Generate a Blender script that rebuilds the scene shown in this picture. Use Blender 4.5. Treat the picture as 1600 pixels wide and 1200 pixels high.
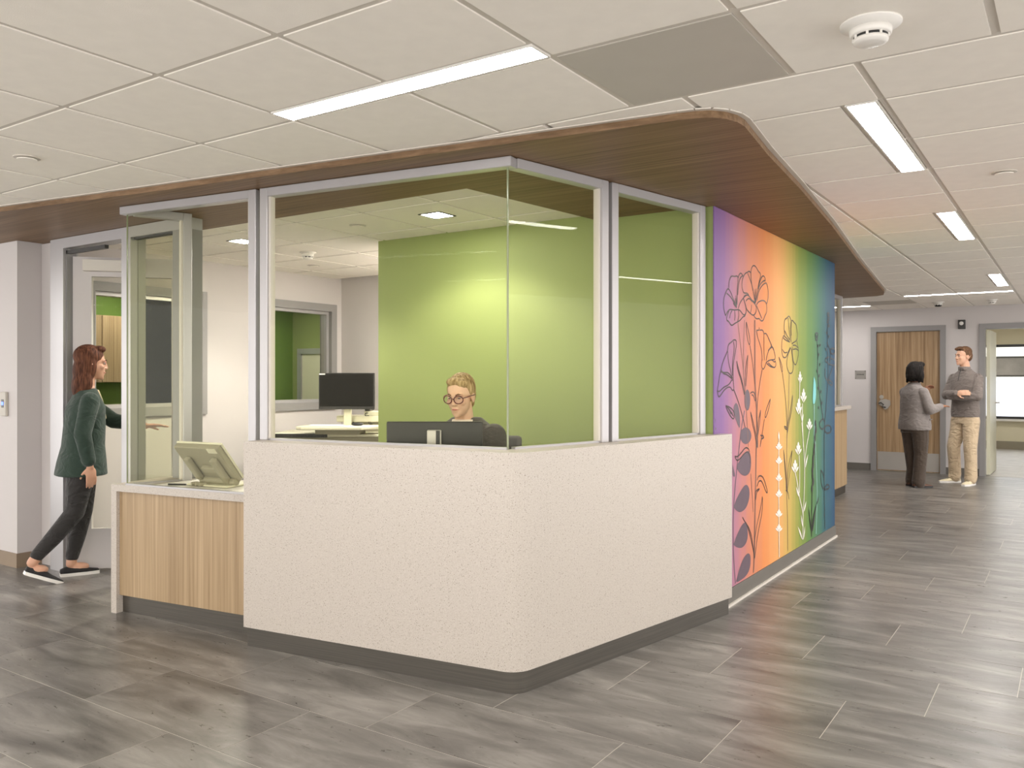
import bpy, bmesh, math, random
from mathutils import Vector, Matrix, Euler
for o in list(bpy.data.objects): bpy.data.objects.remove(o)
random.seed(7)
scene = bpy.context.scene
COL = scene.collection
# ------------------------------------------------------------------ camera
A = 0.5897; FPX = 1318.0; EYE = 1.384
cam_d = bpy.data.cameras.new('camera'); cam = bpy.data.objects.new('camera', cam_d); COL.objects.link(cam)
cam.location = (0, 0, EYE); cam.rotation_euler = (math.pi/2, 0, A)
cam_d.sensor_width = 36; cam_d.lens = FPX/1600*36; cam_d.shift_y = -(600-592.6)/1600
cam_d.clip_start = .05; cam_d.clip_end = 200
scene.camera = cam
# ------------------------------------------------------------------ world, exposure
world = bpy.data.worlds.new('world'); scene.world = world; world.use_nodes = True
bg = world.node_tree.nodes['Background']; bg.inputs[0].default_value = (1.0, .975, .945, 1); bg.inputs[1].default_value = 2.4
scene.view_settings.view_transform = 'Standard'; scene.view_settings.look = 'None'
scene.view_settings.exposure = 0.45; scene.view_settings.gamma = 1.0; scene.view_settings.use_curve_mapping = False
LAMP = 38.0          # emission of the ceiling luminaires
# ------------------------------------------------------------------ helpers
CZ = 2.435; SOF = 2.40
RV = Vector((math.cos(A), math.sin(A))); FV = Vector((-math.sin(A), math.cos(A)))
def s2l(c):
    c /= 255.0
    return c/12.92 if c <= .04045 else ((c+.055)/1.055)**2.4
def rgb(r, g, b): return (s2l(r), s2l(g), s2l(b), 1)
def in_view(x, y, z, m=60):
    X = x*RV.x+y*RV.y; Z = x*FV.x+y*FV.y
    if Z < .2: return False
    u = 800+FPX*X/Z; v = 592.6+FPX*(EYE-z)/Z
    return -m < u < 1600+m and -m < v < 1200+m
def obj(name, bm, mat, parent=None, smooth=False, kind=None):
    me = bpy.data.meshes.new(name); bm.to_mesh(me); bm.free()
    return link(name, me, mat, parent, smooth, kind)
def link(name, me, mat, parent=None, smooth=False, kind=None):
    if mat is not None and not me.materials: me.materials.append(mat)
    if smooth:
        for p in me.polygons: p.use_smooth = True
    o = bpy.data.objects.new(name, me); COL.objects.link(o)
    if parent: o.parent = parent
    if kind: o['kind'] = kind
    return o
def tag(o, label, cat, group=None):
    o['label'] = label; o['category'] = cat
    if group: o['group'] = group
    return o
def thing(name, label, cat, loc=(0, 0, 0), rz=0, group=None):
    o = bpy.data.objects.new(name, None); COL.objects.link(o); o.location = loc; o.rotation_euler = (0, 0, rz)
    o.empty_display_size = .1
    return tag(o, label, cat, group)
def copy_tree(o, parent=None):
    c = o.copy(); COL.objects.link(c)
    if parent: c.parent = parent
    for ch in list(o.children): copy_tree(ch, c)
    return c
def struct(name, bm, mat, parent=None): return obj(name, bm, mat, parent, kind='structure')
def B(): return bmesh.new()
def bx(bm, x0, x1, y0, y1, z0, z1):
    v = [bm.verts.new(p) for p in ((x0,y0,z0),(x1,y0,z0),(x1,y1,z0),(x0,y1,z0),(x0,y0,z1),(x1,y0,z1),(x1,y1,z1),(x0,y1,z1))]
    for f in ((3,2,1,0),(4,5,6,7),(0,1,5,4),(1,2,6,5),(2,3,7,6),(3,0,4,7)): bm.faces.new([v[i] for i in f])
    return bm
def box(*a): return bx(B(), *a)
def prism(bm, pts, z0, z1):
    n = len(pts)
    lo = [bm.verts.new((p[0], p[1], z0)) for p in pts]; hi = [bm.verts.new((p[0], p[1], z1)) for p in pts]
    area = sum(pts[i][0]*pts[(i+1)%n][1]-pts[(i+1)%n][0]*pts[i][1] for i in range(n))
    if area < 0: lo.reverse(); hi.reverse()
    fs = [bm.faces.new(lo[::-1]), bm.faces.new(hi)]
    for i in range(n): bm.faces.new((lo[i], lo[(i+1)%n], hi[(i+1)%n], hi[i]))
    if n > 4:
        bm.normal_update(); bmesh.ops.triangulate(bm, faces=fs)
    return bm
def obx(bm, p, q, w0, w1, z0, z1):
    "box along plan line p-q, lateral range w0..w1 (to the left of p->q)"
    d = Vector((q[0]-p[0], q[1]-p[1])).normalized(); n = Vector((-d.y, d.x)); p = Vector(p[:2]); q = Vector(q[:2])
    return prism(bm, [p+n*w0, q+n*w0, q+n*w1, p+n*w1], z0, z1)
def bev(bm, w, seg=2, edges=None):
    bmesh.ops.bevel(bm, geom=edges or list(bm.edges), offset=w, segments=seg, affect='EDGES', profile=.5, clamp_overlap=True); return bm
def cyl(bm, p, q, r0, r1=None, n=16, cap=True):
    p = Vector(p); q = Vector(q); r1 = r0 if r1 is None else r1
    d = (q-p); L = d.length
    m = Matrix.Translation((p+q)/2) @ d.to_track_quat('Z', 'Y').to_matrix().to_4x4()
    bmesh.ops.create_cone(bm, cap_ends=cap, segments=n, radius1=r0, radius2=r1, depth=L, matrix=m); return bm
def sph(bm, c, r, u=16, v=10, rot=None):
    r = (r, r, r) if isinstance(r, (int, float)) else r
    m = Matrix.Translation(c) @ (rot.to_4x4() if rot else Matrix()) @ Matrix.Diagonal((*r, 1))
    bmesh.ops.create_uvsphere(bm, u_segments=u, v_segments=v, radius=1, matrix=m); return bm
def tube(bm, pts, r, n=8):
    "swept tube along points"
    pts = [Vector(p) for p in pts]; rings = []
    for i, p in enumerate(pts):
        d = (pts[min(i+1, len(pts)-1)]-pts[max(i-1, 0)]).normalized()
        q = d.to_track_quat('Z', 'Y'); rr = r[i] if isinstance(r, (list, tuple)) else r
        rings.append([bm.verts.new(p+q @ Vector((math.cos(2*math.pi*k/n)*rr, math.sin(2*math.pi*k/n)*rr, 0))) for k in range(n)])
    for i in range(len(rings)-1):
        for k in range(n): bm.faces.new((rings[i][k], rings[i][(k+1)%n], rings[i+1][(k+1)%n], rings[i+1][k]))
    bm.faces.new(rings[0][::-1]); bm.faces.new(rings[-1]); return bm
def lathe(bm, c, prof, n=32):
    "prof: list of (r, z)"
    rings = [[bm.verts.new((c[0]+r*math.cos(2*math.pi*k/n), c[1]+r*math.sin(2*math.pi*k/n), c[2]+z)) for k in range(n)] for r, z in prof]
    for i in range(len(rings)-1):
        for k in range(n): bm.faces.new((rings[i][k], rings[i][(k+1)%n], rings[i+1][(k+1)%n], rings[i+1][k]))
    bm.faces.new(rings[0][::-1]); bm.faces.new(rings[-1])
    bmesh.ops.recalc_face_normals(bm, faces=list(bm.faces)); return bm
# ------------------------------------------------------------------ materials
def nm(name):
    m = bpy.data.materials.new(name); m.use_nodes = True; nt = m.node_tree
    return m, nt, nt.nodes['Principled BSDF']
def N(nt, t, **kw):
    n = nt.nodes.new(t)
    for k, v in kw.items():
        if k in n.inputs: n.inputs[k].default_value = v
        else: setattr(n, k, v)
    return n
def L(nt, a, b): nt.links.new(a, b)
def coords(nt, scale=(1,1,1), rot=(0,0,0), kind='Object', rand=0):
    tc = N(nt, 'ShaderNodeTexCoord'); mp = N(nt, 'ShaderNodeMapping'); mp.inputs['Scale'].default_value = scale; mp.inputs['Rotation'].default_value = rot
    if rand:
        oi = N(nt, 'ShaderNodeObjectInfo'); cm = N(nt, 'ShaderNodeVectorMath', operation='MULTIPLY'); cb = N(nt, 'ShaderNodeCombineXYZ')
        for i in range(3): L(nt, oi.outputs['Random'], cb.inputs[i])
        cm.inputs[1].default_value = (rand, rand*1.7, rand*.6); L(nt, cb.outputs[0], cm.inputs[0])
        ad = N(nt, 'ShaderNodeVectorMath', operation='ADD'); L(nt, tc.outputs[kind], ad.inputs[0]); L(nt, cm.outputs[0], ad.inputs[1]); L(nt, ad.outputs[0], mp.inputs[0])
    else: L(nt, tc.outputs[kind], mp.inputs[0])
    return mp.outputs[0]
def ramp(nt, fac, stops):
    r = N(nt, 'ShaderNodeValToRGB'); e = r.color_ramp.elements
    while len(e) < len(stops): e.new(.5)
    for i, (p, c) in enumerate(stops): e[i].position = p; e[i].color = c
    L(nt, fac, r.inputs[0]); return r.outputs[0]
def paint(name, c, rough=.6, var=.04, scale=6, metal=0, bump=0, bscale=200, spec=.5, sheen=0):
    "plain paint, plastic or cloth with a slight mottling"
    m, nt, b = nm(name); v = coords(nt); n = N(nt, 'ShaderNodeTexNoise', Scale=scale, Detail=4.0); L(nt, v, n.inputs['Vector'])
    lo = tuple(x*(1-var) for x in c[:3])+(1,); hi = tuple(min(1, x*(1+var)) for x in c[:3])+(1,)
    L(nt, ramp(nt, n.outputs[0], [(.3, lo), (.7, hi)]), b.inputs['Base Color'])
    b.inputs['Roughness'].default_value = rough; b.inputs['Metallic'].default_value = metal; b.inputs['Specular IOR Level'].default_value = spec
    if sheen: b.inputs['Sheen Weight'].default_value = sheen
    if bump:
        n2 = N(nt, 'ShaderNodeTexNoise', Scale=bscale, Detail=3.0); L(nt, v, n2.inputs['Vector'])
        bp = N(nt, 'ShaderNodeBump', Strength=bump, Distance=.002); L(nt, n2.outputs[0], bp.inputs['Height']); L(nt, bp.outputs[0], b.inputs['Normal'])
    return m
def wood(name, dark, mid, light, axis, rough=.45, fine=60, rot=0, spec=.5):
    "laminate with grain running along axis (0 x, 1 y, 2 z)"
    m, nt, b = nm(name); sc = [fine, fine, fine]; sc[axis] = 1.0
    v = coords(nt, tuple(sc), (0, 0, rot)); n = N(nt, 'ShaderNodeTexNoise', Scale=1.0, Detail=6.0, Roughness=.6); L(nt, v, n.inputs['Vector'])
    sc2 = [fine*.16]*3; sc2[axis] = .35
    v2 = coords(nt, tuple(sc2), (0, 0, rot)); n2 = N(nt, 'ShaderNodeTexNoise', Scale=1.0, Detail=3.0); L(nt, v2, n2.inputs['Vector'])
    mx = N(nt, 'ShaderNodeMath', operation='MULTIPLY_ADD'); mx.inputs[1].default_value = .7; L(nt, n.outputs[0], mx.inputs[0])
    m2 = N(nt, 'ShaderNodeMath', operation='MULTIPLY'); m2.inputs[1].default_value = .3; L(nt, n2.outputs[0], m2.inputs[0]); L(nt, m2.outputs[0], mx.inputs[2])
    L(nt, ramp(nt, mx.outputs[0], [(.33, dark), (.5, mid), (.66, light)]), b.inputs['Base Color'])
    b.inputs['Roughness'].default_value = rough; b.inputs['Specular IOR Level'].default_value = spec
    return m
def emis(name, c, s):
    m, nt, b = nm(name); b.inputs['Base Color'].default_value = c; b.inputs['Emission Color'].default_value = c; b.inputs['Emission Strength'].default_value = s
    return m
def glassm(name, tint, refl=1.0, rough=0.0):
    m = bpy.data.materials.new(name); m.use_nodes = True; nt = m.node_tree; nt.nodes.clear()
    o = N(nt, 'ShaderNodeOutputMaterial'); t = N(nt, 'ShaderNodeBsdfTransparent'); t.inputs[0].default_value = tint
    g = N(nt, 'ShaderNodeBsdfGlossy'); g.inputs['Roughness'].default_value = rough
    fr = N(nt, 'ShaderNodeFresnel', IOR=1.45); ml = N(nt, 'ShaderNodeMath', operation='MULTIPLY'); ml.inputs[1].default_value = refl
    mx = N(nt, 'ShaderNodeMixShader'); L(nt, fr.outputs[0], ml.inputs[0]); L(nt, ml.outputs[0], mx.inputs[0]); L(nt, t.outputs[0], mx.inputs[1]); L(nt, g.outputs[0], mx.inputs[2]); L(nt, mx.outputs[0], o.inputs[0])
    return m
M = {}
M['wall'] = paint('wall paint', rgb(200, 194, 192), .7, .015, 3)
M['ceil'] = paint('ceiling tile', rgb(245, 239, 230), .9, .02, 12, bump=.25, bscale=260)
M['tee'] = paint('ceiling grid', rgb(212, 205, 195), .5, .01)
M['green'] = paint('green paint', rgb(148, 160, 98), .6, .02, 3)
M['green_dk'] = paint('deep green paint', rgb(112, 142, 62), .6, .02, 3)
M['frame'] = paint('grey door frame paint', rgb(140, 137, 136), .45, .02)
M['alu'] = paint('satin aluminium', rgb(178, 175, 176), .32, .015, 3, metal=.35)
M['base_grey'] = paint('grey rubber base', rgb(104, 99, 92), .5, .03)
M['base_tan'] = paint('tan rubber base', rgb(140, 122, 102), .5, .03)
M['black'] = paint('black plastic', rgb(34, 33, 32), .4, .05)
M['dark'] = paint('dark grey plastic', rgb(46, 44, 41), .4, .05)
M['cream'] = paint('cream plastic', rgb(214, 210, 186), .4, .02)
M['beige'] = paint('beige plastic', rgb(156, 150, 128), .45, .02)
M['white'] = paint('white plastic', rgb(232, 228, 222), .4, .01)
M['steel'] = paint('brushed steel', rgb(184, 179, 172), .38, .03, 4, metal=.45)
M['grey_panel'] = paint('grey metal panel', rgb(192, 186, 176), .6, .02)
M['wood_soffit'] = wood('walnut laminate', rgb(102, 79, 57), rgb(125, 99, 74), rgb(146, 118, 91), 0, .5, 55, 0.13, .22)
M['wood_oak'] = wood('oak laminate', rgb(140, 115, 84), rgb(164, 139, 106), rgb(182, 157, 124), 2, .45, 70)
M['wood_door'] = wood('door veneer', rgb(122, 95, 66), rgb(154, 126, 94), rgb(182, 154, 120), 2, .4, 34)
M['glass'] = glassm('clear glass', (.972, .974, .93, 1), .018)
M['glass_edge'] = paint('green glass edge', rgb(128, 134, 104), .15, .02)
M['film'] = paint('frosted film', rgb(235, 240, 246), .8, .01)
M['lamp'] = emis('luminaire diffuser', (1, .975, .945, 1), LAMP)
M['lamp_cool'] = emis('downlight lens', (1, .97, .90, 1), 90)
# brushed metal toe kick
m, nt, b = nm('brushed metal kick'); v = coords(nt, (1.2, 1.2, 90)); n = N(nt, 'ShaderNodeTexNoise', Scale=2.0, Detail=4.0); L(nt, v, n.inputs['Vector'])
L(nt, ramp(nt, n.outputs[0], [(.3, rgb(100, 96, 90)), (.7, rgb(112, 107, 100))]), b.inputs['Base Color']); b.inputs['Metallic'].default_value = .85; b.inputs['Roughness'].default_value = .36; M['kick'] = m
# speckled quartz
m, nt, b = nm('speckled quartz'); v = coords(nt)
vo = N(nt, 'ShaderNodeTexVoronoi', Scale=260.0); L(nt, v, vo.inputs['Vector'])
ng = N(nt, 'ShaderNodeTexNoise', Scale=240.0, Detail=3.0); L(nt, v, ng.inputs['Vector'])
base = ramp(nt, ng.outputs[0], [(.35, rgb(176, 166, 155)), (.5, rgb(187, 178, 168)), (.7, rgb(196, 187, 178))])
hsv = N(nt, 'ShaderNodeSeparateColor'); L(nt, vo.outputs['Color'], hsv.inputs[0])
gt = N(nt, 'ShaderNodeMath', operation='GREATER_THAN'); gt.inputs[1].default_value = .94; L(nt, hsv.outputs[0], gt.inputs[0])
ds = N(nt, 'ShaderNodeMath', operation='LESS_THAN'); ds.inputs[1].default_value = .42; L(nt, vo.outputs['Distance'], ds.inputs[0])
am = N(nt, 'ShaderNodeMath', operation='MULTIPLY'); L(nt, gt.outputs[0], am.inputs[0]); L(nt, ds.outputs[0], am.inputs[1])
mixc = N(nt, 'ShaderNodeMix', data_type='RGBA'); L(nt, am.outputs[0], mixc.inputs[0]); L(nt, base, mixc.inputs[6]); mixc.inputs[7].default_value = rgb(116, 102, 90)
L(nt, mixc.outputs[2], b.inputs['Base Color']); b.inputs['Roughness'].default_value = .38; M['stone'] = m
# floor tile: grey cloudy stone-look with streaks along x
m, nt, b = nm('grey floor tile'); v = coords(nt, (1.3, 5.0, 1), rand=9)
n1 = N(nt, 'ShaderNodeTexNoise', Scale=1.5, Detail=8.0, Roughness=.62, Distortion=.5); L(nt, v, n1.inputs['Vector'])
v2 = coords(nt, (4.0, 15.0, 1), rand=5); n2 = N(nt, 'ShaderNodeTexNoise', Scale=2.4, Detail=10.0, Roughness=.75, Distortion=.8); L(nt, v2, n2.inputs['Vector'])
c1 = ramp(nt, n1.outputs[0], [(.26, rgb(70, 66, 62)), (.5, rgb(108, 104, 99)), (.76, rgb(150, 145, 139))])
c2 = ramp(nt, n2.outputs[0], [(.58, (0, 0, 0, 1)), (.74, (1, 1, 1, 1))])
mx2 = N(nt, 'ShaderNodeMath', operation='MULTIPLY'); mx2.inputs[1].default_value = .42; L(nt, c2, mx2.inputs[0])
mixf = N(nt, 'ShaderNodeMix', data_type='RGBA'); L(nt, mx2.outputs[0], mixf.inputs[0]); L(nt, c1, mixf.inputs[6]); mixf.inputs[7].default_value = rgb(176, 170, 162)
L(nt, mixf.outputs[2], b.inputs['Base Color'])
L(nt, ramp(nt, n2.outputs[0], [(.3, (.25, .25, .25, 1)), (.75, (.40, .40, .40, 1))]), b.inputs['Roughness'])
bp = N(nt, 'ShaderNodeBump', Strength=.06, Distance=.002); L(nt, n2.outputs[0], bp.inputs['Height']); L(nt, bp.outputs[0], b.inputs['Normal']); M['floor'] = m
M['grout'] = paint('floor joint', rgb(184, 178, 168), .7, .02)
# mural gradient along y (object coordinates are world coordinates)
m, nt, b = nm('mural print'); tc = N(nt, 'ShaderNodeTexCoord'); sp = N(nt, 'ShaderNodeSeparateXYZ'); L(nt, tc.outputs['Object'], sp.inputs[0])
vn = coords(nt, (1, 9, .12)); nn = N(nt, 'ShaderNodeTexNoise', Scale=1.6, Detail=3.0); L(nt, vn, nn.inputs['Vector'])
mr = N(nt, 'ShaderNodeMapRange'); mr.inputs[1].default_value = 4.77; mr.inputs[2].default_value = 7.743; L(nt, sp.outputs['Y'], mr.inputs[0])
ad = N(nt, 'ShaderNodeMath', operation='MULTIPLY_ADD'); ad.inputs[1].default_value = .07; L(nt, nn.outputs[0], ad.inputs[0])
sb = N(nt, 'ShaderNodeMath', operation='SUBTRACT'); sb.inputs[1].default_value = .035; L(nt, mr.outputs[0], sb.inputs[0]); L(nt, sb.outputs[0], ad.inputs[2])
stops = [(.0, rgb(128, 98, 150)), (.06, rgb(144, 106, 152)), (.12, rgb(174, 122, 142)), (.2, rgb(200, 130, 112)), (.32, rgb(222, 140, 84)), (.42, rgb(228, 164, 102)), (.52, rgb(200, 168, 92)), (.61, rgb(140, 150, 70)), (.71, rgb(100, 134, 72)), (.81, rgb(76, 120, 94)), (.90, rgb(54, 96, 110)), (1.0, rgb(42, 74, 106))]
L(nt, ramp(nt, ad.outputs[0], stops), b.inputs['Base Color']); b.inputs['Roughness'].default_value = .5; b.inputs['Specular IOR Level'].default_value = .2; M['mural'] = m
# ================================================================== floor
floor = struct('floor', box(-9.6, 3.5, -3.0, 19.4, -.06, -.0009), M['grout'])
PW, PL_ = .4545, .9144
fstuff = B(); fmesh = {}
def floor_tile(x0, x1, y0, y1):
    g = .0016; vis = any(in_view(x, y, 0, 30) for x in (x0, (x0+x1)/2, x1) for y in (y0, y1))
    hid = x1 < -1.95 and 3.7 < y0 < 13.0 or x1 < -4.9 and y0 > 3.9
    if not vis or hid:
        bx(fstuff, x0+g, x1-g, y0+g, y1-g, -.0009, 0); return
    k = (round(x1-x0, 3), round(y1-y0, 3))
    if k not in fmesh:
        hx, hy = k[0]/2-g, k[1]/2-g; bm = box(-hx, hx, -hy, hy, -.0009, 0)
        me = bpy.data.meshes.new('floor_tile'); bm.to_mesh(me); bm.free(); me.materials.append(M['floor']); fmesh[k] = me
    o = bpy.data.objects.new('floor_tile', fmesh[k]); COL.objects.link(o); o.parent = floor; o.location = ((x0+x1)/2, (y0+y1)/2, 0)
for k in range(-11, 26):
    y0 = 2.0+PW*k; y1 = y0+PW
    off = (-.824+.305*(k % 3))
    i0 = -11 if y0 < 8 else -5
    for i in range(i0, 5):
        x0 = off+i*PL_; x1 = x0+PL_
        if y0 > 13.75-.1: continue
        floor_tile(x0, x1, y0, y1)
obj('floor_tile', fstuff, M['floor'], floor, kind='stuff')
bm = B()
for i in range(10):
    for j in range(12): bx(bm, -3.2+i*.62+.0016, -3.2+(i+1)*.62-.0016, 13.86+j*.46, 13.86+(j+1)*.46-.003, -.0009, 0)
o = obj('carpet_tile', bm, paint('pale floor', rgb(186, 182, 176), .5, .12, 5), floor, kind='stuff')
# ================================================================== soffit outline
SO = [(-9.6, 1.92), (-5.43, 2.527), (-4.15, 2.714), (-3.43, 2.81), (-2.02, 3.015), (-1.454, 3.092), (-1.30, 3.112), (-1.235, 3.126), (-1.179, 3.150), (-1.137, 3.20), (-1.113, 3.265), (-1.108, 3.34), (-1.12, 3.45),
      (-1.161, 3.82), (-1.226, 4.60), (-1.347, 5.83), (-1.562, 7.70), (-1.863, 10.60), (-1.93, 10.93), (-2.02, 11.04), (-2.5, 11.12), (-3.3, 11.16)]
SI = [(-3.3, 7.755), (-1.763, 7.755), (-1.763, 4.768), (-2.55, 4.768), (-2.70, 3.60), (-6.445, 3.60), (-6.445, 3.12), (-9.6, 3.12)]
SPOLY = SO+SI
def inside(x, y):
    c = False; n = len(SPOLY)
    for i in range(n):
        x1, y1 = SPOLY[i]; x2, y2 = SPOLY[(i+1) % n]
        if (y1 > y) != (y2 > y) and x < (x2-x1)*(y-y1)/(y2-y1)+x1: c = not c
    return c
# ================================================================== ceiling
ceiling = struct('ceiling', box(-9.6, 3.5, -3.0, 13.85, CZ+.012, CZ+.10), M['tee'])
cmesh = {}; cstuff = B()
def ceil_tile(x0, x1, y0, y1, mat='ceil', g=.013):
    cs = [(x, y) for x in (x0+.01, x1-.01) for y in (y0+.01, y1-.01)]
    if all(inside(*c) for c in cs): return None
    cs += [((x0+x1)/2, (y0+y1)/2)]
    if not any(in_view(x, y, CZ, 20) for x, y in cs) or (x1 < -1.9 and y0 > 6.45 and y0 < 10.4):
        bx(cstuff, x0+g, x1-g, y0+g, y1-g, CZ, CZ+.014); return None
    k = (round(x1-x0, 3), round(y1-y0, 3), mat)
    if k not in cmesh:
        hx, hy = k[0]/2-g, k[1]/2-g; bm = box(-hx, hx, -hy, hy, 0, .014)
        me = bpy.data.meshes.new('ceiling_tile'); bm.to_mesh(me); bm.free(); me.materials.append(M[mat]); cmesh[k] = me
    o = bpy.data.objects.new('ceiling_tile', cmesh[k]); COL.objects.link(o); o.parent = ceiling; o.location = ((x0+x1)/2, (y0+y1)/2, CZ); return o
T = .61
# lobby field
for i in range(-9, 3):
    y0 = 1.7463+T*(i-1); y1 = y0+T           # i=1 ends at 2.356, i=2 ends 2.966
    for j in range(-8, 14):
        x1 = -1.4227-T*(j-1); x0 = x1-T
        if y0 > 2.3 and x1 < -6.3: continue
        if i == 1 and j in (1, 2): ceil_tile(x0, x1, y0, 2.236); continue
        o = ceil_tile(x0, x1, y0, y1, 'grey_panel' if (i == 2 and j == 0) else 'ceil')
        if i == 2 and j == 0 and o: o['label'] = 'plain grey metal ceiling panel'
# corridor field
CYR = [2.9663, 3.408]+[3.408+.628*n for n in range(1, 17)]
CYR[-1] = 13.73
CXR = [-6.097+T*k for k in range(16)]
lightrows = {1, 2, 5, 6, 11, 12}
for r in range(len(CYR)-1):
    y0, y1 = CYR[r], CYR[r+1]
    for c in range(len(CXR)-1):
        x0, x1 = CXR[c], CXR[c+1]
        if x1 < -1.9 and y1 < 7.8: continue
        mat = 'ceil'
        if abs(x1+.607) < .02 and r in lightrows: x1 = -.748
        yy0 = y0
        if r == 14 and -1.9 < x0 < -.7: yy0 = y0+.115
        if r == 16 and -3.7 < x0 < -2.9: yy0 = y0+.115
        if r == 15 and -2.5 < x0 < -2.4: mat = 'grey_panel'
        o = ceil_tile(x0, x1, yy0, y1, mat)
        if mat == 'grey_panel' and o: o['label'] = 'plain grey metal ceiling panel by the far wall'
# office field
for i in range(0, 5):
    y0 = 3.905+.607*(i-1); y1 = y0+.607
    for k in range(0, 8):
        x1 = -1.945-.603*k; x0 = x1-.603
        if y0 > 4.7 and x1 > -4.3: continue
        ceil_tile(x0, x1, y0, min(y1, 6.39))
obj('ceiling_tile', cstuff, M['ceil'], ceiling, kind='stuff')
def tee(p, q, w=.024, dz=0):
    bm = B(); obx(bm, p, q, -w/2, w/2, CZ+.004+dz, CZ+.013); obj('grid_tee', bm, M['tee'], ceiling)
for j in range(-7, 14): tee((-1.4227-T*j, -3), (-1.4227-T*j, 2.966), dz=.0006)
for i in range(-8, 3): tee((-9.5, 1.7463+T*i), (3.4, 1.7463+T*i))
tee((-2.655, 2.236), (-1.42, 2.236), .018, .0003)
for x in CXR[1:]:
    if x > -1.3: tee((x, 2.966), (x, 13.72), dz=.0006)
    else: tee((x, 10.4), (x, 13.72), dz=.0006)
for y in CYR[1:-1]: tee((-1.9 if y < 10 else -6, y), (3.4, y))
for a_, b_ in ((1, 3), (5, 7), (11, 13)): tee((-.748, CYR[a_]), (-.748, CYR[b_]), .02, .0009)
for i in range(1, 6): tee((-6.44, 3.905+.607*(i-1)), (-1.9 if i < 3 else -4.4, 3.905+.607*(i-1)))
for k in range(-1, 9):
    x = -1.945-.603*k
    if x > -6.4: tee((x, 3.605), (x, 4.765 if x > -4.42 else 6.39), dz=.0006)
# ================================================================== soffit
t = thing('wood_soffit', 'dropped walnut-veneer soffit with a rounded corner above the reception desk', 'soffit')
bm = prism(B(), SPOLY, SOF, CZ-.0015)
sof = obj('soffit_panel', bm, M['wood_soffit'], t)
bm = B()   # shadow-gap edge trim against the ceiling
for i in range(len(SO)-1): obx(bm, SO[i], SO[i+1], -.022, .001, CZ-.007, CZ-.0015)
obj('edge_trim', bm, M['tee'], t)
# ================================================================== luminaires
LG = 'slim recessed ceiling luminaires'
def lum(label, x0, x1, y0, y1, group=LG):
    t = thing('recessed_light', label, 'ceiling light', ((x0+x1)/2, (y0+y1)/2, CZ), 0, group)
    hx, hy = (x1-x0)/2, (y1-y0)/2
    bm = B(); e = .007
    bx(bm, -hx, hx, -hy, -hy+e, -.003, .012); bx(bm, -hx, hx, hy-e, hy, -.003, .012); bx(bm, -hx, -hx+e, -hy+e, hy-e, -.003, .012); bx(bm, hx-e, hx, -hy+e, hy-e, -.003, .012)
    obj('trim_frame', bm, M['white'], t); obj('diffuser', box(-hx+e, hx-e, -hy+e, hy-e, -.001, .011), M['lamp'], t); return t
lum('slim recessed light in the lobby ceiling in front of the desk soffit', -2.6427, -1.4227, 2.238, 2.352)
lum('slim recessed corridor light beside the rounded soffit corner', -.742, -.626, CYR[1]+.005, CYR[3]-.005)
lum('slim recessed corridor light, second along from the soffit corner', -.742, -.626, CYR[5]+.005, CYR[7]-.005)
lum('slim recessed corridor light, third along from the soffit corner', -.742, -.626, CYR[11]+.005, CYR[13]-.005)
lum('slim recessed light set across the corridor near the far wall', -1.827+.013, -.607-.013, CYR[14]+.005, CYR[14]+.112)
lum('slim recessed light set crosswise behind the soffit tip', -3.657, -2.437-.013, CYR[16]+.005, CYR[16]+.112)
for (x0, y0) in ((.65, CYR[12]), (.65, CYR[15]), (2.0, CYR[14])):  # out-of-frame luminaires added to lift the far wall
    lum('added unseen recessed light brightening the open area in front of the far wall', x0, x0+1.19, y0+.005, y0+.119, 'added fill lights by the far wall')
# unseen luminaires added behind the viewer to brighten the lobby
for (x0, y0) in ((-4.473, .41), (-2.643, -.20), (.407, .41), (.407, -1.42), (-4.473, -1.42), (-2.643, -2.03)):
    lum('added unseen recessed light filling the lobby away from the desk', x0, x0+1.22, y0-.118, y0-.004, 'added fill lights of the lobby')
for (x0, y0) in ((1.2, CYR[2]), (1.2, CYR[6]), (1.2, CYR[10])):  # extra corridor luminaires added out of frame as fill light
    lum('added unseen recessed light filling the open side of the corridor', x0, x0+.116, y0+.005, y0+1.245, 'added fill lights of the corridor')
# ================================================================== walls
WH = CZ+.012
struct('wall_left', box(-9.6, -6.46, 3.125, 3.34, 0, WH), M['wall'])
WZ0, WZ1 = 1.14, 2.10
bm = B()                                                   # office side wall with two window openings
for y0, y1, z0, z1 in ((3.34, 3.70, 0, WH), (4.655, 5.375, 0, WH), (6.245, 6.5, 0, WH), (3.70, 4.655, 0, WZ0), (5.375, 6.245, 0, WZ0), (3.70, 4.655, WZ1, WH), (5.375, 6.245, WZ1, WH)):
    bx(bm, -6.58, -6.45, y0, y1, z0, z1)
struct('wall_office_side', bm, M['wall'])
struct('wall_office_back', box(-6.45, -4.42, 6.40, 6.50, 0, WH), M['wall'])
struct('wall_office_return', box(-4.42, -4.32, 4.875, 6.40, 0, WH), M['wall'])
struct('wall_green', box(-4.42, -1.772, 4.775, 4.875, 0, WH), M['green'])
struct('wall_mural', box(-1.90, -1.772, 4.875, 7.743, 0, WH), M['wall'])
struct('wall_bay_end', box(-4.9, -1.90, 7.64, 7.743, 0, WH), M['wall'])
struct('wall_bay_back', box(-5.0, -4.9, 7.64, 13.73, 0, WH), M['wall'])
bm = B()
for x0, x1, z0, z1 in ((-5.0, -2.532, 0, WH), (-1.65, -1.085, 0, WH), (.05, 3.5, 0, WH), (-2.532, -1.65, 2.13, WH), (-1.085, .05, 2.13, WH)):
    bx(bm, x0, x1, 13.73, 13.86, z0, z1)
struct('wall_far', bm, M['wall'])
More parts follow.
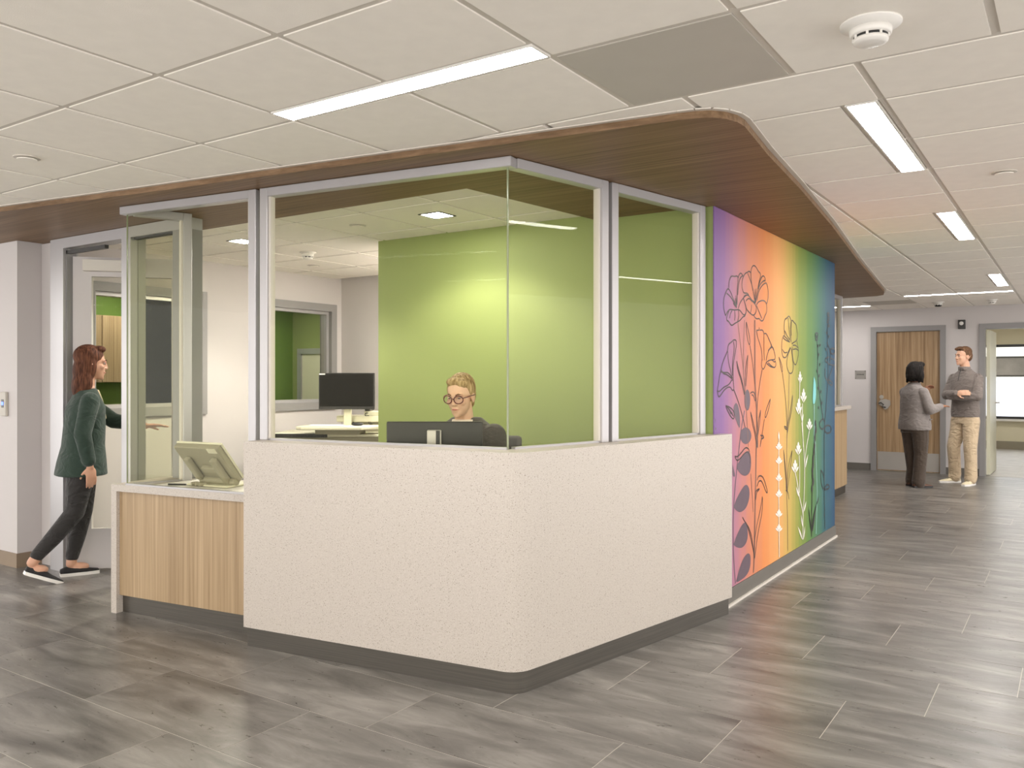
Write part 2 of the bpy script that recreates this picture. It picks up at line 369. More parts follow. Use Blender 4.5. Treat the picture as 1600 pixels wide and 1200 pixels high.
# windows in the office side wall
def office_window(n, y0, y1):
    w = bpy.data.objects.new('window_%d' % n, None); COL.objects.link(w); w['kind'] = 'structure'
    z0, z1 = WZ0-.065, WZ1+.06; bm = B(); fw = .075
    for a in ((y0-.075, y1+.075, z0, z0+fw), (y0-.075, y1+.075, z1-fw, z1), (y0-.075, y0, z0+fw, z1-fw), (y1, y1+.075, z0+fw, z1-fw)):
        bx(bm, -6.60, -6.425, *a)
    obj('window_frame', bm, M['frame'], w)
    bm = B(); e = .03
    for a in ((y0, y1, z0+fw, z0+fw+e), (y0, y1, z1-fw-e, z1-fw), (y0, y0+e, z0+fw+e, z1-fw-e), (y1-e, y1, z0+fw+e, z1-fw-e)): bx(bm, -6.55, -6.47, *a)
    obj('glazing_bead', bm, M['alu'], w)
    obj('pane', box(-6.513, -6.507, y0+e, y1-e, z0+fw+e, z1-fw-e), M['glass'], w); return w
office_window(1, 5.375, 6.238); office_window(2, 3.70, 4.655)
# neighbouring room seen through those windows
struct('wall_next_back', box(-9.1, -9.0, 3.34, 8.0, 0, WH), M['green_dk'])
struct('wall_next_side', box(-9.1, -6.58, 8.0, 8.1, 0, WH), M['green'])
struct('ceiling_next', box(-9.6, -6.58, 3.34, 9.0, WH, WH+.05), M['ceil'])
w = bpy.data.objects.new('door_3', None); COL.objects.link(w); w['kind'] = 'structure'
bm = B(); bx(bm, -8.845, -8.77, 7.94, 7.999, 0, 1.80); bx(bm, -7.97, -7.895, 7.94, 7.999, 0, 1.80); bx(bm, -8.77, -7.97, 7.94, 7.999, 1.725, 1.80); obj('door_frame', bm, M['alu'], w)
obj('door_leaf', box(-8.77, -7.97, 7.965, 7.998, .01, 1.725), M['cream'], w)
t = thing('wall_cabinet', 'wood-fronted wall cabinet on the green wall of the next room', 'cabinet', (-9.0, 5.4, 1.35))
obj('cabinet_body', box(0, .34, -.9, .75, 0, .72), M['wood_oak'], t)
for k in range(3): obj('cabinet_door', box(.34, .36, -.9+k*.55+.004, -.9+(k+1)*.55-.004, .004, .716), M['wood_oak'], t)
lum('slim recessed light in the room behind the office windows', -8.6, -7.4, 5.2, 5.32, 'lights of the room next door')
lum('slim recessed light in the room behind the office windows', -8.6, -7.4, 7.0, 7.12, 'lights of the room next door')
# far doorways
def door_frame(n, x0, x1, z1, fw=.075):
    w = bpy.data.objects.new('door_%d' % n, None); COL.objects.link(w); w['kind'] = 'structure'
    bm = B(); bx(bm, x0, x0+fw, 13.70, 13.88, 0, z1); bx(bm, x1-fw, x1, 13.70, 13.88, 0, z1); bx(bm, x0+fw, x1-fw, 13.70, 13.88, z1-fw, z1)
    obj('door_frame', bm, M['frame'], w); return w
d = door_frame(1, -2.602, -1.58, 2.175)
leaf = obj('door_leaf', box(-2.522, -1.66, 13.745, 13.79, .008, 2.094), M['wood_door'], d)
obj('kick_plate', box(-2.512, -1.67, 13.741, 13.745, .02, .29), M['steel'], leaf)
bm = B(); bm_ = bmesh.ops
lathe(bm, (0, 0, 0), [(.001, 0), (.03, 0), (.03, .012), (.001, .013)], 20)
bm.transform(Matrix.Translation((-2.455, 13.744, 1.115)) @ Matrix.Rotation(math.pi/2, 4, 'X')); obj('lock_cylinder', bm, M['steel'], leaf)
bm = B(); prism(bm, [(0, .02), (.03, .075), (.10, .085), (.165, .065), (.17, .0), (.13, -.06), (.09, -.075), (.06, -.03), (.02, -.01)], 0, .012)
bm.transform(Matrix.Translation((-2.50, 13.744, 1.0)) @ Matrix.Rotation(math.pi/2, 4, 'X')); obj('latch_plate', bm, M['steel'], leaf)
bm = tube(B(), [(-2.49, 13.72, 1.02), (-2.455, 13.70, 1.03), (-2.42, 13.70, 1.0), (-2.44, 13.70, .97), (-2.39, 13.70, .96)], .009, 8); obj('lever', bm, M['dark'], leaf)
d = door_frame(2, -1.155, .12, 2.175)
bm = box(-1.075, -1.03, 13.88, 14.78, .01, 2.09); bm.transform(Matrix.Translation((-1.05, 13.9, 0)) @ Matrix.Rotation(math.radians(-1), 4, 'Z') @ Matrix.Translation((1.05, -13.9, 0)))
leaf = obj('door_leaf', bm, M['cream'], d)
bm = tube(B(), [(-1.03, 14.70, 1.03), (-.97, 14.70, 1.03), (-.97, 14.58, 1.03)], .01, 8); obj('lever_handle', bm, M['steel'], leaf)
for z in (.25, 1.05, 1.85): obj('hinge', cyl(B(), (-1.055, 13.892, z-.05), (-1.055, 13.892, z+.05), .012, n=10), M['steel'], d)
# room beyond with the daylight window
FY = 19.3
bm = B(); bx(bm, -3.2, 4, FY, FY+.15, 0, .60); bx(bm, -3.2, 4, FY, FY+.15, 2.07, 2.6); bx(bm, -3.2, -1.75, FY, FY+.15, .60, 2.07); bx(bm, 1.9, 4, FY, FY+.15, .60, 2.07)
CRM = paint('cream wall paint', rgb(226, 218, 190), .7, .02, 3); struct('wall_sunroom_far', bm, CRM)
struct('wall_sunroom_left', box(-3.3, -3.2, 13.86, FY, 0, 2.6), CRM); struct('wall_sunroom_right', box(2.6, 2.7, 13.86, FY, 0, 2.6), CRM)
struct('ceiling_sunroom', box(-3.3, 2.7, 13.86, FY+.1, 2.45, 2.6), M['ceil'])
struct('baseboard_sunroom', box(-3.2, 2.6, FY-.012, FY, 0, .16), paint('warm grey base', rgb(150, 142, 124), .6))
lum('added recessed light brightening the cream room beyond the open doorway', -1.4, -.2, 15.4, 15.52, None); lum('added recessed light brightening the cream room near its window', -1.4, -.2, 17.6, 17.72, None)  # both luminaires added because the room came out too dark
w = bpy.data.objects.new('window_3', None); COL.objects.link(w); w['kind'] = 'structure'
bm = B(); bx(bm, -1.75, 1.9, FY-.02, FY+.08, .60, .65); bx(bm, -1.75, 1.9, FY-.02, FY+.08, 2.02, 2.07); bx(bm, -1.75, -1.70, FY-.02, FY+.08, .65, 2.02); bx(bm, 1.85, 1.9, FY-.02, FY+.08, .65, 2.02)
obj('window_frame', bm, M['dark'], w); obj('window_sill', box(-1.8, 1.95, FY-.10, FY-.02, .56, .60), M['white'], w)
for i in range(2): obj('pane', box(-1.70+i*1.775, -1.70+(i+1)*1.775, FY+.03, FY+.036, 1.42, 2.02), M['glass'], w); 
for i in range(2):
    o = obj('pane', box(-1.70+i*1.775, -1.70+(i+1)*1.775, FY+.03, FY+.036, .65, 1.42), None, w); m = M['film']
    o.data.materials.append(m)
# frosted film lets daylight through
m = bpy.data.materials.new('frosted pane'); m.use_nodes = True; nt = m.node_tree; nt.nodes.clear(); oo = N(nt, 'ShaderNodeOutputMaterial'); tr = N(nt, 'ShaderNodeBsdfTranslucent'); df = N(nt, 'ShaderNodeBsdfTransparent'); mxs = N(nt, 'ShaderNodeMixShader')
nz = N(nt, 'ShaderNodeTexNoise', Scale=30.0); L(nt, nz.outputs[0], tr.inputs['Normal']) if False else None
tr.inputs[0].default_value = (.93, .96, 1, 1); df.inputs[0].default_value = (.9, .94, 1, 1); mxs.inputs[0].default_value = .75; L(nt, tr.outputs[0], mxs.inputs[1]); L(nt, df.outputs[0], mxs.inputs[2]); L(nt, mxs.outputs[0], oo.inputs[0])
for ch in w.children:
    if ch.data.materials and ch.data.materials[0].name == 'frosted film': ch.data.materials[0] = m
# building across the street
t = thing('neighbour_building', 'pale building with dark glazed bays seen through the far window', 'building', (-.55, 27, 0))
fac = paint('pale facade', rgb(236, 236, 238), .8, .02)
bm = B(); bx(bm, -9, 7, 0, .4, -4, 1.45); bx(bm, -9, 7, 0, .4, 2.02, 2.9); obj('wall', bm, fac, t)
for k in range(11):
    x = -8.8+k*1.4; f_ = obj('window', box(x, x+1.25, .12, .2, 1.45, 2.02), M['dark'], t); obj('pane', box(x+.08, x+1.17, .10, .12, 1.5, 1.97), paint('dark window glass', rgb(92, 88, 86), .2, .15, 3), f_)
    obj('pier', box(x+1.25, x+1.4, 0, .4, 1.45, 2.02), fac, t)
struct('ground', box(-30, 30, 19.6, 60, -4.1, -4.0), paint('street', rgb(120, 120, 118), .9))
# ================================================================== baseboards
struct('baseboard_left', bx(box(-9.6, -6.452, 3.117, 3.125, 0, .105), -6.46, -6.452, 3.125, 3.30, 0, .105), M['base_tan'])
struct('baseboard_far', bx(bx(bx(B(), -4.9, -2.602, 13.722, 13.73, 0, .103), -1.58, -1.155, 13.722, 13.73, 0, .103), .12, 3.4, 13.722, 13.73, 0, .103), M['base_grey'])
struct('baseboard_mural', bx(box(-1.772, -1.758, 4.87, 7.743, 0, .102), -1.90, -1.758, 7.743, 7.752, 0, .102), M['base_grey'])
struct('trim_1', box(-1.758, -1.745, 4.87, 7.752, 0, .014), M['tee'])
struct('baseboard_office', bx(box(-6.45, -6.44, 3.34, 6.40, 0, .1), -6.44, -4.42, 6.39, 6.40, 0, .1), M['base_tan'])
# ================================================================== reception desk
def dirv(deg): return Vector((math.cos(math.radians(deg)), math.sin(math.radians(deg))))
DL, DR = dirv(7.37), dirv(79.41)
CORN = Vector((-2.020, 3.065)); LEFT = CORN-DL*1.583; RIGHT = CORN+DR*1.816
def arc_corner(c, d1, d2, r, n=10):
    "fillet between incoming direction d1 and outgoing d2 at corner c"
    ang = math.acos(max(-1, min(1, d1.dot(d2)))); tlen = r*math.tan(ang/2)
    a = c-d1*tlen; n1 = Vector((-d1.y, d1.x)); cen = a+n1*r
    a0 = math.atan2((a-cen).y, (a-cen).x)
    return [cen+Vector((math.cos(a0+ang*i/n), math.sin(a0+ang*i/n)))*r for i in range(n+1)]
def off_line(off, e0=0, e1=0, r=.11):
    "desk front polyline moved inwards by off"
    nl = Vector((-DL.y, DL.x)); nr = Vector((-DR.y, DR.x))
    p = LEFT+nl*off; q = RIGHT+nr*off
    den = DL.x*DR.y-DL.y*DR.x; w = q-p; tt = (w.x*DR.y-w.y*DR.x)/den; c = p+DL*tt
    return [p+DL*e0]+arc_corner(c, DL, DR, max(r-off, .02))+[q-DR*e1]
ZT = 1.062
desk = thing('reception_desk', 'speckled cream quartz reception desk with rounded corner and metal kick', 'desk', (0, 0, 0))
outer = off_line(0); inner = off_line(.17, 0, .11)
bm = prism(B(), outer+[Vector((-1.757, outer[-1].y+.006)), Vector((-1.757, 4.762)), Vector((-1.80, 4.765))]+inner[::-1], .10, ZT)
o = obj('stone_front', bm, M['stone'], desk)
ko = off_line(.014, .014, .014); ki = off_line(.12, .014, .13)
bm = prism(B(), ko+[Vector((-1.742, ko[-1].y)), Vector((-1.742, 4.765))]+ki[::-1], 0, .10); obj('kick_plate', bm, M['kick'], desk)
wi = off_line(.172, .002, .12); wo = off_line(.50, .002, .26)
obj('work_surface', prism(B(), wi+wo[::-1], .73, .76), M['beige'], desk)
# ------------------------------------------------------------------ low transaction counter
LD = dirv(7.37); l0 = Vector((-4.762, 2.838)); l1 = Vector((-3.603, 2.838+1.159*math.tan(math.radians(7.37)))); nl = Vector((-LD.y, LD.x))
low = thing('transaction_counter', 'low transaction counter with white quartz top and oak front beside the desk', 'counter')
l1b = l1+LD*.0
bm = B(); obx(bm, l0, l1b, 0, .50, .722, .762); obx(bm, l0, l0+LD*.045, 0, .50, 0, .722); obj('quartz_top', bm, M['stone'], low)
bm = B(); obx(bm, l0+LD*.046, l1b, .022, .042, .105, .7215); obj('oak_front', bm, M['wood_oak'], low)
bm = B(); obx(bm, l0+LD*.046, l1b, .045, .055, 0, .105); obj('kick_plate', bm, M['kick'], low)
# ------------------------------------------------------------------ glass screens
GC = Vector((-2.164, 3.199)); GLd = dirv(7.5); GRd = dirv(77.6)
gl0 = GC-GLd*((-2.164+3.611)/GLd.x)
ZR0, ZR1 = 2.352, 2.398
def screen(label, p, q, z0, posts, ext=0, cap=''):
    p = Vector(p); q = Vector(q); d = (q-p).normalized(); n = Vector((-d.y, d.x))
    t = thing('glass_screen', label, 'glass screen', (p.x, p.y, z0), math.atan2(d.y, d.x), 'framed glass screens of the reception')
    Ln = (q-p).length; H = ZR1-z0; pw, pd = .052, .062
    a, b = (pw if posts[0] else 0), (Ln-pw if posts[1] else Ln)
    if posts[0]: obj('post', bev(box(0, pw, -pd/2, pd/2, 0, H), .003, 1), M['alu'], t)
    if posts[1]: obj('post', bev(box(Ln-pw, Ln, -pd/2, pd/2, 0, H), .003, 1), M['alu'], t)
    obj('head_rail', bev(box(a-(.031 if cap == 'a' else 0), b+(.031 if cap == 'b' else 0), -pd/2, pd/2, ZR0-z0, H), .003, 1), M['alu'], t)
    obj('pane', box(a+.001-ext, b-.001, -.006, .006, .004, ZR0-z0+.004), M['glass'], t)
    if a > 0:
        obj('glazing_bead', box(a, a+.012, -.018, .018, .01, ZR0-z0), M['tee'], t)
    if posts[1]: obj('glazing_bead', box(b-.012, b, -.018, .018, .01, ZR0-z0), M['tee'], t)
    obj('sill_channel', box(a, b, -.014, .014, 0, .010), M['alu'], t)
    return t
t1 = screen('large framed glass screen on the desk with a post at its left end', gl0, GC, ZT, (1, 0), 0, 'b')
pr = GC+GRd*.685
t2 = screen('framed glass screen on the desk between the glass corner and a post', GC+GRd*.036, pr, ZT, (0, 1), .026)
pe0 = pr+GRd*.028; pe1 = Vector((-1.835, 4.745))
t3 = screen('narrow framed glass screen with two posts beside the green wall', pe0, pe1, ZT, (1, 1))
gcl = Vector((-4.650, 2.872)); gcr = gl0-GLd*.028
t4 = screen('framed glass screen standing on the low transaction counter', gcl, gcr, .762, (0, 1), 0, 'a')
t5 = screen('side glass screen at the end of the low transaction counter', gcl+Vector((.010, .036)), (-4.53, 3.215), .762, (0, 1), .026)
for (c, zz) in ((GC, ZT), (gcl, .762)):
    o = obj('glass_edge', cyl(B(), (c.x, c.y, zz+.002), (c.x, c.y, ZR0+.003), .005, n=8), M['glass_edge']); 
    par = t1 if c is GC else t4; o.parent = par; o.matrix_parent_inverse = (Matrix.Translation(par.location) @ Matrix.Rotation(par.rotation_euler.z, 4, 'Z')).inverted()
# ------------------------------------------------------------------ storefront with the open glazed door
SY = 3.24
door = bpy.data.objects.new('door_4', None); COL.objects.link(door); door['kind'] = 'structure'
def sfbox(name, x0, x1, z0, z1, mat='alu', y0=SY, y1=SY+.11): return obj(name, box(x0, x1, y0, y1, z0, z1), M[mat], door)
sfbox('jamb', -6.458, -6.06, 0, SOF-.003, 'wall', SY+.06, SY+.11)
sfbox('jamb', -6.22, -6.045, 0, SOF-.003); sfbox('mullion', -5.315, -5.21, 0, 2.325); sfbox('post', -4.75, -4.60, 0, 2.325, 'frame')
sfbox('header', -6.045, -4.60, 2.325, SOF-.003)
sfbox('stop', -6.045, -6.03, 0, 2.325, 'frame', SY+.02, SY+.09); sfbox('stop', -5.33, -5.315, 0, 2.325, 'frame', SY+.02, SY+.09)
sfbox('pane', -5.21, -4.75, .05, 2.325, 'glass', SY+.05, SY+.056); sfbox('sill', -5.21, -4.75, 0, .05)
sfbox('gasket', -5.20, -4.76, 2.312, 2.325, 'black', SY+.02, SY+.05)
hinge = Vector((-6.028, SY+.05)); DA = math.radians(46)
DW = .80
def leafpart(name, x0, x1, z0, z1, mat, y0=0, y1=.045, parent=None):
    bm = box(x0, x1, y0, y1, z0, z1); bm.transform(Matrix.Translation((hinge.x, hinge.y, 0)) @ Matrix.Rotation(DA, 4, 'Z')); return obj(name, bm, M[mat], parent or door)
WD = 'wall'
lf = leafpart('door_leaf', 0.01, .135, .012, 2.27, WD)
leafpart('stile', DW-.12, DW, .012, 2.27, WD, parent=lf); leafpart('top_rail', .135, DW-.12, 2.13, 2.27, WD, parent=lf); leafpart('bottom_rail', .135, DW-.12, .012, .30, WD, parent=lf)
leafpart('pane', .135, DW-.12, .30, 2.13, 'glass', .018, .026, lf); leafpart('closer', .09, .48, 2.165, 2.245, 'tee', -.06, -.002, lf)
leafpart('pull_handle', DW-.075, DW-.045, .85, 1.25, 'steel', -.045, -.02, lf)
bm = B(); bx(bm, -6.05, -5.55, SY+.02, SY+.05, 2.285, 2.31); obj('closer_arm', bm, M['dark'], door)
# card reader
t = thing('card_reader', 'small grey card reader with a blue light on the white wall', 'card reader', (-6.63, 3.125, 1.20))
obj('housing', bev(box(-.043, .043, -.022, 0, -.09, .09), .006), M['grey_panel'], t)
obj('status_window', box(-.017, .017, -.0235, -.022, -.026, .034), M['black'], t)
obj('status_light', box(-.016, .016, -.0245, -.0235, -.008, .016), emis('blue status light', rgb(96, 130, 255), 1.3), t)
# sign plate
t = thing('room_sign', 'small grey room sign with dark lettering beside the wood door', 'sign', (-2.754, 13.73, 1.454))
obj('plate', box(-.079, .079, -.006, 0, -.064, .064), paint('engraved grey plastic', rgb(146, 141, 135), .5), t)
for x in (-.07, .07):
    for z in (-.056, .056): obj('screw', cyl(B(), (x, -.009, z), (x, -.005, z), .006, n=8), M['dark'], t)
cu = bpy.data.curves.new('lettering', 'FONT'); cu.body = 'STORAGE'; cu.size = .024; cu.align_x = 'CENTER'; cu.align_y = 'CENTER'; cu.extrude = .0005; cu.offset = .0006
tmp = bpy.data.objects.new('tmp', cu); COL.objects.link(tmp); dg = bpy.context.evaluated_depsgraph_get(); me = bpy.data.meshes.new_from_object(tmp.evaluated_get(dg)); bpy.data.objects.remove(tmp)
me.transform(Matrix.Translation((0, -.0068, .002)) @ Matrix.Rotation(math.pi/2, 4, 'X')); link('lettering', me, M['black'], t)
# wall strobe
t = thing('wall_strobe', 'small dark fire alarm strobe with a round white lens above the man', 'fire alarm', (-1.373, 13.73, 2.175))
obj('housing', bev(box(-.047, .047, -.045, 0, -.066, .066), .006), M['dark'], t)
bm = lathe(B(), (0, 0, 0), [(.001, 0), (.028, 0), (.024, .012), (.001, .016)], 20); bm.transform(Matrix.Translation((-.003, -.045, .014)) @ Matrix.Rotation(math.pi/2, 4, 'X')); obj('lens', bm, M['white'], t)
# second counter behind the mural wall
t = thing('second_counter', 'oak-fronted second counter with white top beyond the mural wall', 'counter')
obj('quartz_top', bev(box(-3.0, -2.29, 7.76, 10.90, 1.02, 1.062), .003, 1), M['stone'], t); obj('oak_front', box(-2.36, -2.335, 7.76, 10.86, .10, 1.02), M['wood_oak'], t)
obj('end_panel', box(-2.98, -2.36, 10.835, 10.86, .10, 1.02), M['wood_oak'], t); obj('kick_plate', bx(box(-2.37, -2.35, 7.76, 10.84, 0, .10), -2.9, -2.37, 10.82, 10.84, 0, .10), M['kick'], t)
o = screen('framed glass screen standing on the second counter beyond the mural', (-2.41, 7.80), (-2.41, 10.84), 1.062, (1, 1))
# ================================================================== ceiling devices
def smoke(label, c, s=1.0, dark=False):
    t = thing('smoke_detector', label, 'smoke detector', (c[0], c[1], CZ)); w = M['white']
    obj('base_plate', lathe(B(), (0, 0, 0), [(.001, 0), (.086*s, 0), (.086*s, -.006), (.066*s, -.010), (.062*s, -.018), (.001, -.018)], 40), w, t, True)
    obj('body', lathe(B(), (0, 0, 0), [(.001, -.018), (.060*s, -.018), (.058*s, -.034), (.054*s, -.038), (.001, -.038)], 40), w, t, True)
    obj('sensing_slot', lathe(B(), (0, 0, 0), [(.001, -.038), (.048*s, -.038), (.048*s, -.046), (.001, -.046)], 32), M['black'] if 1 else w, t, True)
    obj('cap', lathe(B(), (0, 0, 0), [(.001, -.046), (.050*s, -.046), (.048*s, -.056), (.034*s, -.062), (.001, -.063)], 40), M['black'] if dark else w, t, True)
    for k in range(8): obj('rib', cyl(B(), (.049*s*math.cos(k*.785), .049*s*math.sin(k*.785), -.037), (.049*s*math.cos(k*.785), .049*s*math.sin(k*.785), -.048), .004, n=6), w, t)
    return t
smoke('round white smoke detector on the tile beside the grey ceiling panel', (-.505, 2.66), 1.0)
smoke('dark-bellied ceiling detector near the far wall', (-1.564, 12.77), .9, True)
smoke('pale ceiling detector in front of the open far doorway', (-.925, 12.76), .8)
def disc(label, c, r=.042):
    t = thing('sprinkler_cover', label, 'sprinkler cover', (c[0], c[1], CZ), 0, 'flat round sprinkler covers')
    obj('ring', lathe(B(), (0, 0, 0), [(.001, .002), (r*1.32, .002), (r*1.32, -.003), (r, -.004), (.001, -.004)], 32), M['tee'], t, False)
    obj('cover_plate', lathe(B(), (0, 0, -.008), [(.001, 0), (r*.98, 0), (r*.98, -.004), (.001, -.005)], 32), M['ceil'], t); return t
disc('flat round sprinkler cover in the lobby ceiling in front of the glazed door', (-4.135, 2.045), .044)
disc('flat round sprinkler cover in the corridor beside the second light', (-.305, 4.946), .044)
disc('flat round sprinkler cover in the office ceiling near the square downlight', (-4.077, 4.20), .044)
disc('flat round sprinkler cover deepest in the office ceiling', (-5.846, 5.447), .044)
smoke('flat pale detector in the middle of the office ceiling', (-5.282, 4.858), .8)
def downlight(label, c, r=.075, power=60):
    t = thing('square_downlight', label, 'downlight', (c[0], c[1], CZ), 0, 'square downlights of the office')
    bm = B(); e = .012
    bx(bm, -r-e, r+e, -r-e, -r, -.004, .006); bx(bm, -r-e, r+e, r, r+e, -.004, .006); bx(bm, -r-e, -r, -r, r, -.004, .006); bx(bm, r, r+e, -r, r, -.004, .006)
    obj('trim_ring', bm, M['dark'], t); obj('lens', box(-r, r, -r, r, -.002, .006), M['lamp_cool'], t)
    sp = bpy.data.lights.new('lamp', 'SPOT'); sp.energy = power; sp.spot_size = math.radians(136); sp.spot_blend = .45; sp.shadow_soft_size = .07; sp.color = (1, .94, .86)
    so = bpy.data.objects.new('lamp', sp); COL.objects.link(so); so.parent = t; so.location = (0, 0, -.012); return t
downlight('square recessed downlight washing the green wall', (-3.40, 4.22), power=48); downlight('square recessed downlight by the glazed door side of the office', (-5.275, 4.20), power=110)
lum('added hidden recessed light brightening the back of the office beside the return wall', -4.78, -4.46, 5.24, 6.36, None)  # added fill luminaire, hidden from the camera behind the green wall
